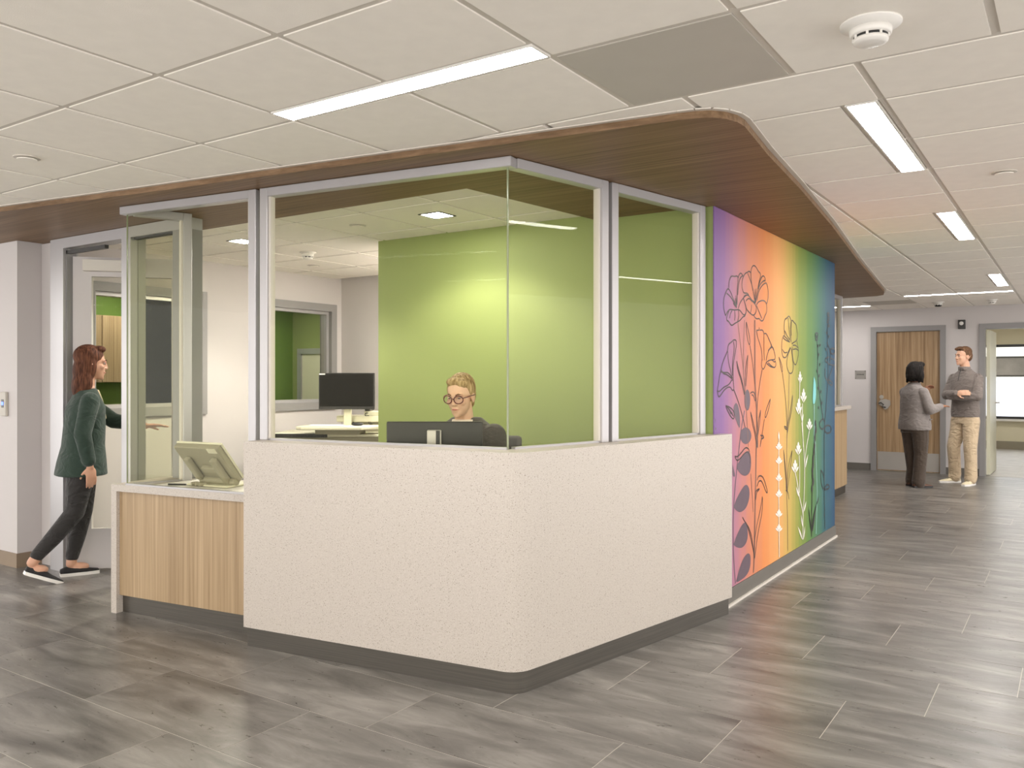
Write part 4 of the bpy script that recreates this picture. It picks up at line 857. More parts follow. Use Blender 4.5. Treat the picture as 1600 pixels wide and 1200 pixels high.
for li, st in enumerate(layers):
    name, wdt, colr = INK[st]; x = -1.7656+.0003*li+.0002
    m, nt, b = nm(name+' ink'); vv = coords(nt); nn = N(nt, 'ShaderNodeTexNoise', Scale=20.0); L(nt, vv, nn.inputs['Vector'])
    L(nt, ramp(nt, nn.outputs[0], [(.3, tuple(c*.93 for c in colr[:3])+(1,)), (.7, colr)]), b.inputs['Base Color']); b.inputs['Roughness'].default_value = .4
    for idx, (s, flat) in enumerate(MURAL):
        if s != st: continue
        bm = B(); xi = x+.000001*idx
        pts = [Vector((flat[i], flat[i+1])) for i in range(0, len(flat), 2)]
        if wdt: ribbon(bm, smooth_pts(pts), wdt, xi)
        else:
            q = smooth_pts(pts+[pts[0]], 2 if st in 'LT' else 1)[:-1]
            try:
                f = bm.faces.new([bm.verts.new((xi, p.x, p.y)) for p in q]); bmesh.ops.triangulate(bm, faces=[f])
            except Exception: pass
        obj(name, bm, m, mural)
# ================================================================== desk equipment
def local_frame(loc, rz): return Matrix.Translation(loc) @ Matrix.Rotation(rz, 4, 'Z')
def monitor(name, label, loc, rz, w, h, zb, stand=True, standmat='cream', sticker=False):
    "screen faces local -y; loc is on the supporting surface, zb is the height of the lower edge above it"
    t = thing(name, label, 'monitor', loc, rz)
    hs = obj('housing', bev(box(-w/2, w/2, -.012, .022, zb, zb+h), .004, 1), M['dark'], t)
    obj('screen', box(-w/2+.010, w/2-.010, -.0135, -.012, zb+.026, zb+h-.010), paint('dark screen', rgb(26, 24, 21), .3, .05, spec=.15), hs)
    obj('chin', box(-w/2+.004, w/2-.004, -.0138, -.012, zb+.003, zb+.020), M['dark'], hs)
    if sticker: obj('sticker', box(-w/2+.004, -w/2+.06, -.0142, -.0135, zb+h-.018, zb+h-.006), M['white'], hs)
    obj('stand_column', bev(box(-.035, .035, .022, .055, .01, zb+h*.86), .004, 1), M[standmat], t)
    obj('column_slot', box(-.030, -.010, .0552, .057, .012, zb+h*.85), M['dark'], t)
    obj('stand_foot', bev(box(-.11, .11, -.07, .12, 0, .012), .004, 1), M[standmat], t); return t
# desk monitor: its back is towards the lobby
monitor('desk_monitor', 'black desk monitor seen from behind in front of the seated woman', (-2.665, 3.29, .76), A+math.pi, .478, .285, .128, standmat='steel')
t = thing('keyboard', 'black keyboard on the desk in front of the seated woman', 'keyboard', (-2.72, 3.50, .761), A)
obj('key_bed', bev(box(-.21, .21, -.065, .065, 0, .016), .003, 1), M['black'], t)
bm = B()
for r in range(5):
    for c in range(14): bx(bm, -.2+c*.0287, -.2+c*.0287+.025, -.057+r*.0235, -.057+r*.0235+.020, .016, .021)
obj('keys', bm, M['dark'], t, kind='stuff')
# workstation cart at the back of the office
CL = (-5.56, 5.53, 0); CA = A-.06
cart = thing('workstation_cart', 'cream workstation cart with a keyboard tray at the back of the office', 'cart', CL, CA)
obj('cabinet', bev(box(-.62, .40, -.12, .50, .06, .868), .006, 1), M['beige'], cart); obj('cart_top', bev(box(-.64, .42, -.14, .52, .868, .892), .005, 1), M['cream'], cart)
obj('front_edge', box(-.64, -.10, -.150, -.14, .862, .895), M['dark'], cart)
bm = prism(B(), [(-.36, -.22), (-.30, -.27), (.24, -.27), (.38, -.10), (.38, .10), (-.28, .10), (-.36, -.04)], .935, .965); bev(bm, .008, 2, [e for e in bm.edges if abs(e.verts[0].co.z-e.verts[1].co.z) < 1e-4 and len(e.link_faces) == 2 and abs(e.calc_face_angle(0)) > .5])
tray = obj('keyboard_tray', bm, M['cream'], cart)
obj('tray_keyboard', bev(box(-.25, .04, -.22, -.10, .966, .978), .003, 1), M['white'], tray); obj('mouse_pad', box(.08, .28, -.2, -.06, .966, .969), M['white'], tray)
obj('tray_bracket', box(-.20, .20, -.18, .06, .893, .936), M['beige'], cart)
obj('rear_tray', bev(box(-.10, .40, .16, .42, .985, 1.045), .006, 1), M['cream'], cart); obj('rear_riser', box(-.04, .34, .2, .4, .893, .985), M['beige'], cart)
for x in (-.55, .33):
    for y in (-.05, .43): obj('caster', cyl(B(), (x-.015, y, .03), (x+.015, y, .03), .03, n=14), M['black'], cart)
R4 = local_frame(CL, CA)
p = R4 @ Vector((.10, -.03, .966))
t = thing('computer_mouse', 'black computer mouse on the cart tray', 'mouse', (R4 @ Vector((.17, -.13, .970))), CA)
obj('shell', sph(B(), (0, 0, .013), (.055, .032, .017), 16, 10), M['black'], t, True); obj('wheel', cyl(B(), (-.035, -.005, .026), (-.035, .005, .026), .007, n=10), M['dark'], t)
monitor('cart_monitor', 'black monitor on a cream column above the workstation cart', R4 @ Vector((.02, .08, .893)), CA+.03,   .515, .335, .215, sticker=True)
t = thing('desk_phone', 'desk phone with a black coiled cord on the rear tray of the cart', 'phone', R4 @ Vector((.25, .28, 1.046)), CA)
obj('phone_body', bev(box(-.1, .1, -.08, .08, 0, .04), .006, 1), M['cream'], t); obj('handset', bev(box(-.09, -.04, -.09, .09, .04, .07), .008, 2), M['dark'], t)
pts = [(-.07+.018*math.cos(k*.9)+.0016*k, -.115+.0*k, .02-.0035*k+.010*math.sin(k*.9)) for k in range(36)]
obj('coiled_cord', tube(B(), pts, .0035, 6), M['black'], t, True)
# touch terminal on the low counter, its back to the lobby
TM = thing('touch_terminal', 'beige tilted touch terminal seen from behind on the low counter', 'terminal', (-4.17, 3.155, .7658), math.radians(7.4))
def tilt(bm, ang=-40, piv=(0, 0, .035)): bm.transform(Matrix.Translation(piv) @ Matrix.Rotation(math.radians(-ang), 4, 'X')); return bm
hs = obj('screen_housing', tilt(bev(box(-.175, .165, -.018, .018, 0, .268), .006, 2)), M['beige'], TM)
obj('bezel', tilt(bev(box(-.180, .170, .018, .032, -.004, .272), .004, 1)), M['cream'], hs); obj('touch_screen', tilt(box(-.155, .145, .0321, .0335, .02, .25)), M['black'], hs)
obj('port_cover', tilt(box(.085, .15, -.022, -.018, .235, .266)), M['cream'], hs)
obj('support_arm', tilt(bev(box(-.120, -.080, -.048, -.019, .03, .20), .008, 2)), M['beige'], TM)
obj('support_arm', tilt(bev(box(.080, .125, -.052, -.019, .0, .20), .008, 2)), M['beige'], TM)
obj('cross_arm', tilt(bev(box(-.03, .10, -.046, -.019, .095, .135), .006, 2)), M['beige'], TM)
bm = cyl(B(), (-.11, -.03, .028), (.16, -.03, .028), .022, n=18); obj('hinge_barrel', bm, M['beige'], TM, False)
bm = cyl(B(), (.100, -.155, .215), (.100, -.135, .199), .008, n=12); obj('screw', bm, M['dark'], TM)
obj('base_plate', bev(box(-.15, .16, -.11, .12, .001, .012), .004, 1), M['cream'], TM)
for k in range(3): obj('cable_clip', cyl(B(), (-.095+k*.03, -.125, .014), (-.078+k*.03, -.09, .014), .012, n=12), M['beige'], TM)
t = thing('signature_mat', 'flat white blotter under the touch terminal', 'mat', (-4.22, 3.10, .7625), math.radians(7.4)); obj('sheet', box(-.29, .40, -.13, .20, 0, .002), M['white'], t); obj('border', bx(bx(bx(box(-.295, .405, -.135, -.13, 0, .003), -.295, .405, .20, .205, 0, .003), -.295, -.29, -.13, .20, 0, .003), .40, .405, -.13, .20, 0, .003), M['beige'], t)
t = thing('pen', 'dark pen lying on the blotter by the terminal', 'pen', (-4.36, 3.01, .7700), .5); obj('barrel', cyl(B(), (-.06, 0, 0), (.05, 0, 0), .005, n=10), M['dark'], t); obj('tip', cyl(B(), (.05, 0, 0), (.07, 0, 0), .005, .001, n=10), M['steel'], t)
# office chair
ch = thing('office_chair', 'grey swivel office chair under the seated woman', 'chair', (-2.80, 3.72, 0), 3.36)
CH = paint('charcoal chair fabric', rgb(96, 92, 88), .85, .06, 40)
bm = bev(box(-.24, .24, -.24, .24, .48, .56), .03, 3); obj('seat', bm, CH, ch, True)
bm = bev(box(-.225, .225, -.31, -.26, .62, 1.06), .022, 3); obj('backrest', bm, CH, ch, True)
obj('back_support', tube(B(), [(0, -.1, .47), (0, -.30, .47), (0, -.335, .6), (0, -.325, .9)], .02, 8), M['black'], ch); obj('gas_lift', cyl(B(), (0, 0, .10), (0, 0, .48), .028, n=16), M['black'], ch)
for k in range(5):
    a = k*2*math.pi/5; e = (.29*math.cos(a), .29*math.sin(a)); s = obj('base_spoke', tube(B(), [(0, 0, .11), (e[0]*.5, e[1]*.5, .095), (*e, .075)], [.03, .025, .02], 8), M['black'], ch)
    obj('caster', cyl(B(), (e[0]-.02*math.sin(a), e[1]+.02*math.cos(a), .03), (e[0]+.02*math.sin(a), e[1]-.02*math.cos(a), .03), .03, n=14), M['black'], s)
for s in (-1, 1): obj('armrest', tube(B(), [(s*.24, -.05, .50), (s*.29, -.05, .52), (s*.29, -.05, .70), (s*.29, .12, .715), (s*.29, -.14, .715)], .018, 8), M['black'], ch)
# ================================================================== people
def remesh(bm, voxel, smooth=4, name='surface'):
    me = bpy.data.meshes.new(name); bm.to_mesh(me); bm.free()
    o = bpy.data.objects.new('tmp', me); COL.objects.link(o)
    r = o.modifiers.new('r', 'REMESH'); r.mode = 'VOXEL'; r.voxel_size = voxel; r.adaptivity = 0
    s = o.modifiers.new('s', 'SMOOTH'); s.factor = .5; s.iterations = smooth
    dg = bpy.context.evaluated_depsgraph_get(); out = bpy.data.meshes.new_from_object(o.evaluated_get(dg))
    bpy.data.objects.remove(o); bpy.data.meshes.remove(me); out.name = name; out.materials.clear(); return out
def limb(bm, pts, rad, n=14):
    "tapered limb: cones between joints with a ball on every joint"
    pts = [Vector(p) for p in pts]
    for p, r in zip(pts, rad): sph(bm, p, r, n, 8)
    for i in range(len(pts)-1):
        if (pts[i+1]-pts[i]).length > 1e-4: cyl(bm, pts[i], pts[i+1], rad[i], rad[i+1], n)
def loft(bm, rings, n=28, pw=2.3):
    "rings: (centre, half width x, half depth y, twist)"
    vs = []
    for (c, rx, ry, *tw) in rings:
        a = tw[0] if tw else 0; row = []
        for k in range(n):
            t = 2*math.pi*k/n; cx, sx = math.cos(t), math.sin(t)
            x = rx*math.copysign(abs(cx)**(2/pw), cx); y = ry*math.copysign(abs(sx)**(2/pw), sx)
            row.append(bm.verts.new((c[0]+x*math.cos(a)-y*math.sin(a), c[1]+x*math.sin(a)+y*math.cos(a), c[2])))
        vs.append(row)
    for i in range(len(vs)-1):
        for k in range(n): bm.faces.new((vs[i][k], vs[i][(k+1) % n], vs[i+1][(k+1) % n], vs[i+1][k]))
    bm.faces.new(vs[0][::-1]); bm.faces.new(vs[-1])
def hand(bm, wrist, d, up, side, curl=.5, s=1.0):
    "wrist point, finger direction d, back-of-hand normal up, side +1 if the thumb lies towards d x up"
    w = Vector(wrist); d = Vector(d).normalized(); up = Vector(up); up = (up-d*up.dot(d)).normalized(); l = d.cross(up)*side
    rot = Matrix((l, d, up)).transposed()
    sph(bm, w+d*.045*s, (.040*s, .052*s, .0155*s), 14, 10, rot)
    for k, (off, ln) in enumerate(((.030, .076), (.0105, .086), (-.0105, .080), (-.029, .062))):
        b0 = w+l*off*s+d*.080*s; a1 = curl*.7; a2 = curl*1.7
        p1 = b0+(d*math.cos(a1)-up*math.sin(a1))*ln*.48*s; p2 = p1+(d*math.cos(a2)-up*math.sin(a2))*ln*.55*s
        limb(bm, [w+l*off*.8*s+d*.05*s, b0, p1, p2], [.010*s, .0092*s, .0085*s, .0070*s], 8)
    b0 = w+l*.026*s+d*.022*s; p1 = b0+(l*.75+d*.6-up*.25).normalized()*.040*s; p2 = p1+(l*.25+d*.9-up*.35).normalized()*.034*s
    limb(bm, [w+d*.02*s, b0, p1, p2], [.014*s, .013*s, .0105*s, .008*s], 8)
def head_prims(bm, H, s=1.0, jaw=1.0):
    def P(x, y, z): return H @ Vector((x*s, y*s, z*s))
    R3 = H.to_3x3()
    def E(c, r): sph(bm, P(*c), tuple(k*s for k in r), 20, 14, R3)
    E((0, -.012, .035), (.074, .094, .086)); E((0, .022, -.030), (.064*jaw, .068, .080)); E((0, .050, -.078), (.040*jaw, .036, .034)); E((0, .070, -.100), (.020*jaw, .017, .014))
    E((0, .075, .022), (.052, .020, .014))
    for k in (-1, 1): E((k*.038, .062, -.022), (.022, .020, .020)); E((k*.076, -.008, -.008), (.010, .019, .031)); E((k*.012, .094, -.030), (.008, .009, .007))
    limb(bm, [P(0, .086, .018), P(0, .095, -.010), P(0, .099, -.026)], [.0085*s, .0105*s, .0120*s], 10)
    E((0, .082, -.056), (.024, .011, .0065)); E((0, .080, -.067), (.020, .011, .0075))
def face(H, s, par, iris, brow, lip, glasses=None, squint=1.0):
    R3 = H.to_3x3()
    for k in (-1, 1):
        c = H @ Vector((k*.031*s, .079*s, .006*s)); e = obj('eye', sph(B(), c, (.0120*s, .0070*s, .0064*s*squint), 14, 8, R3), M['eyewhite'], par, True)
        obj('iris', sph(B(), H @ Vector((k*.031*s, .0842*s, .004*s)), (.0066*s, .0028*s, .0066*s*squint), 12, 8, R3), iris, e, True)
        obj('eyebrow', tube(B(), [H @ Vector((k*.014*s, .093*s, .024*s)), H @ Vector((k*.030*s, .090*s, .030*s)), H @ Vector((k*.047*s, .076*s, .024*s))], [.0032*s, .0036*s, .002*s], 6), brow, par, True)
    obj('lips', tube(B(), [H @ Vector((-.022*s, .079*s, -.061*s)), H @ Vector((-.008*s, .0905*s, -.0595*s)), H @ Vector((.008*s, .0905*s, -.0595*s)), H @ Vector((.022*s, .079*s, -.061*s))], [.002*s, .0052*s, .0052*s, .002*s], 8), lip, par, True)
def skin(name, c): 
    m = paint(name, c, .5, .05, 14); b = m.node_tree.nodes['Principled BSDF']; b.inputs['Subsurface Weight'].default_value = .08; b.inputs['Subsurface Scale'].default_value = .01; return m
def cloth(name, c, rough=.85, var=.07, fold=.6, fscale=9, weave=500):
    m, nt, b = nm(name); v = coords(nt); n = N(nt, 'ShaderNodeTexNoise', Scale=30.0, Detail=5.0); L(nt, v, n.inputs['Vector'])
    lo = tuple(x*(1-var) for x in c[:3])+(1,); hi = tuple(min(1, x*(1+var)) for x in c[:3])+(1,)
    L(nt, ramp(nt, n.outputs[0], [(.3, lo), (.7, hi)]), b.inputs['Base Color']); b.inputs['Roughness'].default_value = rough; b.inputs['Sheen Weight'].default_value = .15
    v2 = coords(nt, (1.0, 1.0, 1.6), (.5, .3, 0)); f = N(nt, 'ShaderNodeTexNoise', Scale=float(fscale), Detail=3.0, Distortion=1.4); L(nt, v2, f.inputs['Vector'])
    bp = N(nt, 'ShaderNodeBump', Strength=fold, Distance=.03); L(nt, f.outputs[0], bp.inputs['Height']); L(nt, bp.outputs[0], b.inputs['Normal']); return m
def hairm(name, dark, light):
    m, nt, b = nm(name); v = coords(nt, (60, 60, 9)); n = N(nt, 'ShaderNodeTexNoise', Scale=1.5, Detail=5.0); L(nt, v, n.inputs['Vector'])
    L(nt, ramp(nt, n.outputs[0], [(.35, dark), (.68, light)]), b.inputs['Base Color']); b.inputs['Roughness'].default_value = .7; b.inputs['Specular IOR Level'].default_value = .2
    bp = N(nt, 'ShaderNodeBump', Strength=.45, Distance=.005); L(nt, n.outputs[0], bp.inputs['Height']); L(nt, bp.outputs[0], b.inputs['Normal']); return m
M['eyewhite'] = paint('eye white', rgb(190, 180, 170), .4, .01); M['iris'] = paint('dark iris', rgb(52, 40, 34), .3, .02)
def HM(c, yaw=0, pitch=0, roll=0): return Matrix.Translation(c) @ Euler((pitch, roll, yaw), 'XYZ').to_matrix().to_4x4()
def shoe(par, ank, yaw, upper, sole, ln=.265, w=.046, pitch=0, h=.075, name='shoe'):
    "shoe under ankle point (x, y, z of the ground contact below the ankle)"
    Mx = Matrix.Translation(ank) @ Matrix.Rotation(yaw, 4, 'Z') @ Matrix.Translation((0, .14, 0)) @ Matrix.Rotation(pitch, 4, 'X') @ Matrix.Translation((0, -.14, 0))
    b = -.068; bm = B(); rows = [(b, .028, h*.80), (b+.03, .036, h), (b+.10, .040, h*1.02), (b+.16, .045, h*.72), (b+.21, w, h*.55), (b+.245, .038, h*.44), (b+ln, .018, h*.34)]
    vs = []
    for (y, rx, hz) in rows:
        row = []
        for k in range(12):
            t = math.pi*k/11; row.append(bm.verts.new(Mx @ Vector((rx*math.cos(t), y, .020+max(0, math.sin(t))**.7*(hz-.020)))))
        vs.append(row)
    for i in range(len(vs)-1):
        for k in range(11): bm.faces.new((vs[i][k], vs[i+1][k], vs[i+1][k+1], vs[i][k+1]))
        bm.faces.new((vs[i][0], vs[i][11], vs[i+1][11], vs[i+1][0]))
    bm.faces.new(vs[0]); bm.faces.new(vs[-1][::-1]); bmesh.ops.recalc_face_normals(bm, faces=list(bm.faces))
    o = obj(name, bm, upper, par, True)
    bm = B(); pts = [(rx+.004, y) for y, rx, _ in rows]; outl = [(x, y) for x, y in pts]+[(-x, y) for x, y in pts[::-1]]
    prism(bm, outl, 0, .022); bm.transform(Mx); obj('sole', bm, sole, o); return o, Mx
# ---------------------------------------------------------------- standing man
def man():
    yaw = 2.547; P = thing('person', 'standing man in a grey quarter-zip pullover and khaki trousers with arms crossed', 'person', (-1.225, 12.64, 0), yaw)
    sk = skin('fair skin', rgb(214, 168, 140)); top = cloth('grey-brown pullover', rgb(122, 112, 106), .8, .06, .8, 10); kh = cloth('khaki cotton', rgb(196, 174, 144), .85, .05, .9, 8)
    H = HM((0.0, .035, 1.685), -.26, 0.02)
    bm = B(); head_prims(bm, H, 1.03); limb(bm, [(0, -.005, 1.47), (0, .015, 1.60)], [.066, .058])
    loft(bm, [((0, 0, .90), .15, .10), ((0, 0, 1.10), .14, .095), ((0, .0, 1.32), .17, .105), ((0, -.01, 1.44), .12, .07), ((0, -.01, 1.50), .07, .06)])
    AR = [(.165, -.01, 1.375), (.235, .06, 1.17), (-.06, .235, 1.20)]; AL = [(-.165, -.01, 1.375), (-.235, .07, 1.16), (.07, .205, 1.155)]
    for a in (AR, AL): limb(bm, a, [.05, .042, .028])
    hand(bm, (-.07, .24, 1.20), (-1, -.28, .12), (-.2, .95, .3), 1, .35, 1.02); hand(bm, (.08, .20, 1.15), (.95, -.35, .15), (0, .7, -.5), -1, .5, 1.02)
    for s, kx, ky, ax, ay in ((1, .13, .06, .16, .0), (-1, -.115, .05, -.135, .06)): limb(bm, [(s*.085, 0, .90), (kx, ky, .49), (ax, ay, .09)], [.085, .055, .036])
    body = link('body', remesh(bm, .0055, 3, 'body'), sk, P, True)
    face(H, 1.03, P, M['iris'], M['hair_brown'], paint('lip', rgb(186, 126, 110), .5))
    bm = B()
    loft(bm, [((0, .0, .885), .185, .125), ((0, 0, .95), .19, .128), ((0, 0, 1.10), .175, .122), ((0, 0, 1.27), .205, .132), ((0, -.005, 1.38), .21, .125), ((0, -.01, 1.45), .165, .095), ((0, -.005, 1.50), .085, .078), ((0, .0, 1.525), .075, .072)])
    limb(bm, [(.185, -.01, 1.395), (.24, .06, 1.17), (.11, .185, 1.185), (-.05, .235, 1.20)], [.066, .062, .055, .043])
    limb(bm, [(-.185, -.01, 1.395), (-.24, .07, 1.16), (-.10, .165, 1.155), (.06, .205, 1.155)], [.066, .062, .055, .043])
    sh = link('pullover', remesh(bm, .008, 4), top, P, True)
    bm = B(); loft(bm, [((0, .012, 1.505), .074, .074), ((0, .018, 1.545), .070, .072), ((0, .018, 1.552), .064, .066)]); link('collar', remesh(bm, .006, 2), top, sh, True)
    obj('zip', tube(B(), [(0, .083, 1.545), (0, .092, 1.49), (0, .118, 1.42), (0, .134, 1.36)], .004, 6), M['dark'], sh)
    bm = B(); loft(bm, [((0, 0, .80), .185, .115), ((0, 0, .90), .178, .115), ((0, 0, .97), .17, .11)])
    for s, kx, ky, ax, ay in ((1, .13, .06, .16, .0), (-1, -.115, .05, -.135, .06)): limb(bm, [(s*.090, 0, .84), (s*.098, .02, .70), (kx, ky, .49), ((kx+ax)/2, (ky+ay)/2-.005, .28), (ax, ay, .11), (ax, ay+.01, .075)], [.105, .098, .082, .076, .078, .076])
    link('trousers', remesh(bm, .008, 4), kh, P, True)
    ws = paint('cream sneaker', rgb(222, 210, 178), .7, .08, 30)
    for ax, ay, yw in ((.16, .0, -.35), (-.135, .06, .25)):
        o, Mx = shoe(P, (ax, ay, 0), yw, ws, M['white'], .285, .050, name='sneaker')
        for k in range(3): obj('lace', tube(B(), [Mx @ Vector((-.022, .055+k*.025, .075-k*.010)), Mx @ Vector((0, .06+k*.025, .083-k*.011)), Mx @ Vector((.022, .055+k*.025, .075-k*.010))], .004, 6), M['beige'], o)
    bm = B(); R3 = H.to_3x3()
    for c, r in (((0, -.022, .062), (.080, .092, .078)), ((0, .045, .104), (.064, .046, .030)), ((0, -.075, .010), (.066, .038, .075)), ((.03, .070, .098), (.036, .028, .022)), ((-.035, .062, .100), (.034, .03, .022))): sph(bm, H @ Vector(c), r, 18, 12, R3)
    for k in (-1, 1): sph(bm, H @ Vector((k*.073, -.020, .038)), (.012, .040, .042), 12, 8, R3)
    link('hair', remesh(bm, .006, 2), M['hair_brown'], P, True)
M['hair_brown'] = hairm('short brown hair', rgb(74, 52, 38), rgb(128, 96, 70)); M['hair_black'] = hairm('black braided hair', rgb(18, 16, 15), rgb(48, 42, 38)); M['hair_long'] = hairm('long auburn hair', rgb(58, 34, 26), rgb(112, 70, 50)); M['hair_blonde'] = hairm('pulled-back blonde hair', rgb(128, 102, 66), rgb(196, 170, 126))
man()
# ---------------------------------------------------------------- standing woman, seen from behind
def talker():
    yaw = -.73; P = thing('person', 'standing woman in a grey blazer and dark trousers gesturing with her hands', 'person', (-1.735, 11.93, 0), yaw)
    sk = skin('brown skin', rgb(150, 104, 78)); bl = cloth('grey blazer wool', rgb(130, 122, 118), .85, .06, .5, 7); tr = cloth('dark brown trousers', rgb(72, 60, 50), .85, .06, .6, 7)
    H = HM((0, .03, 1.475), -.05, -.02)
    bm = B(); head_prims(bm, H, .98, .95); limb(bm, [(0, -.01, 1.28), (0, .01, 1.40)], [.056, .050])
    loft(bm, [((0, 0, .80), .16, .11), ((0, 0, .95), .14, .10), ((0, 0, 1.13), .15, .105), ((0, -.01, 1.27), .13, .07), ((0, -.01, 1.31), .06, .055)])
    AR = [(.150, -.01, 1.20), (.235, .03, 1.00), (.155, .275, 1.035)]; AL = [(-.150, -.01, 1.20), (-.22, .08, 1.03), (-.10, .235, 1.215)]
    for a in (AR, AL): limb(bm, a, [.046, .04, .026])
    hand(bm, AR[2], (-.25, .95, .10), (.2, -.1, 1), -1, .25, .95); hand(bm, AL[2], (.35, .55, .75), (-.9, .1, .4), 1, .7, .95)
    for s in (-1, 1): limb(bm, [(s*.085, 0, .80), (s*.085, .02, .44), (s*.085, -.02+.05*(s < 0), .085)], [.09, .055, .034])
    link('body', remesh(bm, .0055, 3, 'body'), sk, P, True)
    face(H, .98, P, M['iris'], M['hair_black'], paint('lip rose', rgb(120, 66, 60), .5))
    bm = B(); loft(bm, [((0, 0, .735), .215, .165), ((0, 0, .80), .215, .168), ((0, .0, .95), .190, .150), ((0, .005, 1.10), .195, .150), ((0, -.005, 1.20), .195, .125), ((0, -.015, 1.27), .155, .090), ((0, -.015, 1.315), .085, .075)])
    limb(bm, [(.168, -.01, 1.215), (.24, .03, 1.0), (.20, .15, 1.015), (.165, .245, 1.032)], [.068, .066, .056, .046]); limb(bm, [(-.168, -.01, 1.215), (-.225, .08, 1.03), (-.16, .16, 1.125), (-.11, .215, 1.195)], [.068, .066, .056, .046])
    bz = link('blazer', remesh(bm, .008, 4), bl, P, True)
    bm = B(); loft(bm, [((0, -.012, 1.30), .088, .080), ((0, -.005, 1.335), .074, .070), ((0, -.003, 1.345), .062, .060)]); link('collar', remesh(bm, .006, 2), bl, bz, True)
    obj('hip_pocket', tube(B(), [(.205, .055, .87), (.19, .10, .872), (.15, .135, .875)], .006, 6), bl, bz)
    bm = B(); limb(bm, [(.157, .262, 1.0335), (.160, .25, 1.033)], [.035, .038]); link('shirt_cuff', remesh(bm, .006, 2), M['white'], P, True)
    bm = B(); loft(bm, [((0, 0, .70), .19, .135), ((0, 0, .80), .185, .135), ((0, 0, .86), .17, .12)])
    for s in (-1, 1):
        dy = .05*(s < 0); limb(bm, [(s*.09, 0, .74), (s*.09, .015, .60), (s*.088, .02, .44), (s*.088, .0+dy, .22), (s*.088, -.015+dy, .07), (s*.088, -.01+dy, .055)], [.108, .098, .082, .078, .082, .078])
    link('trousers', remesh(bm, .008, 4), tr, P, True)
    bs = paint('brown leather', rgb(96, 60, 42), .35, .08, 20)
    for s in (-1, 1): shoe(P, (s*.088, -.02+.05*(s < 0), 0), -.12*s, bs, M['black'], .25, .042, h=.068)
    bm = B(); R3 = H.to_3x3()
    for c, r in (((0, -.022, .045), (.094, .108, .098)), ((0, -.055, -.05), (.098, .078, .080)), ((.082, -.01, -.045), (.026, .06, .085)), ((-.082, -.01, -.045), (.026, .06, .085)), ((0, .05, .10), (.07, .05, .04))): sph(bm, H @ Vector(c), r, 18, 12, R3)
    rnd = random.Random(3); bmh = bm
    hr = link('hair', remesh(bm, .006, 2), M['hair_black'], P, True)
    for k in range(26):
        t = math.radians(-25+k*230/25); t = math.pi+t; x, y = .102*math.cos(t), -.02+.098*math.sin(t); 
        zb = -.125+rnd.uniform(-.012, .01)
        obj('braid', tube(B(), [H @ Vector((x*.55, y*.6, .128)), H @ Vector((x*.98, y, .06)), H @ Vector((x*1.06, y*1.02, -.03)), H @ Vector((x*1.03, y*.98, zb))], [.008, .011, .011, .008], 6), M['hair_black'], hr, True)
talker()
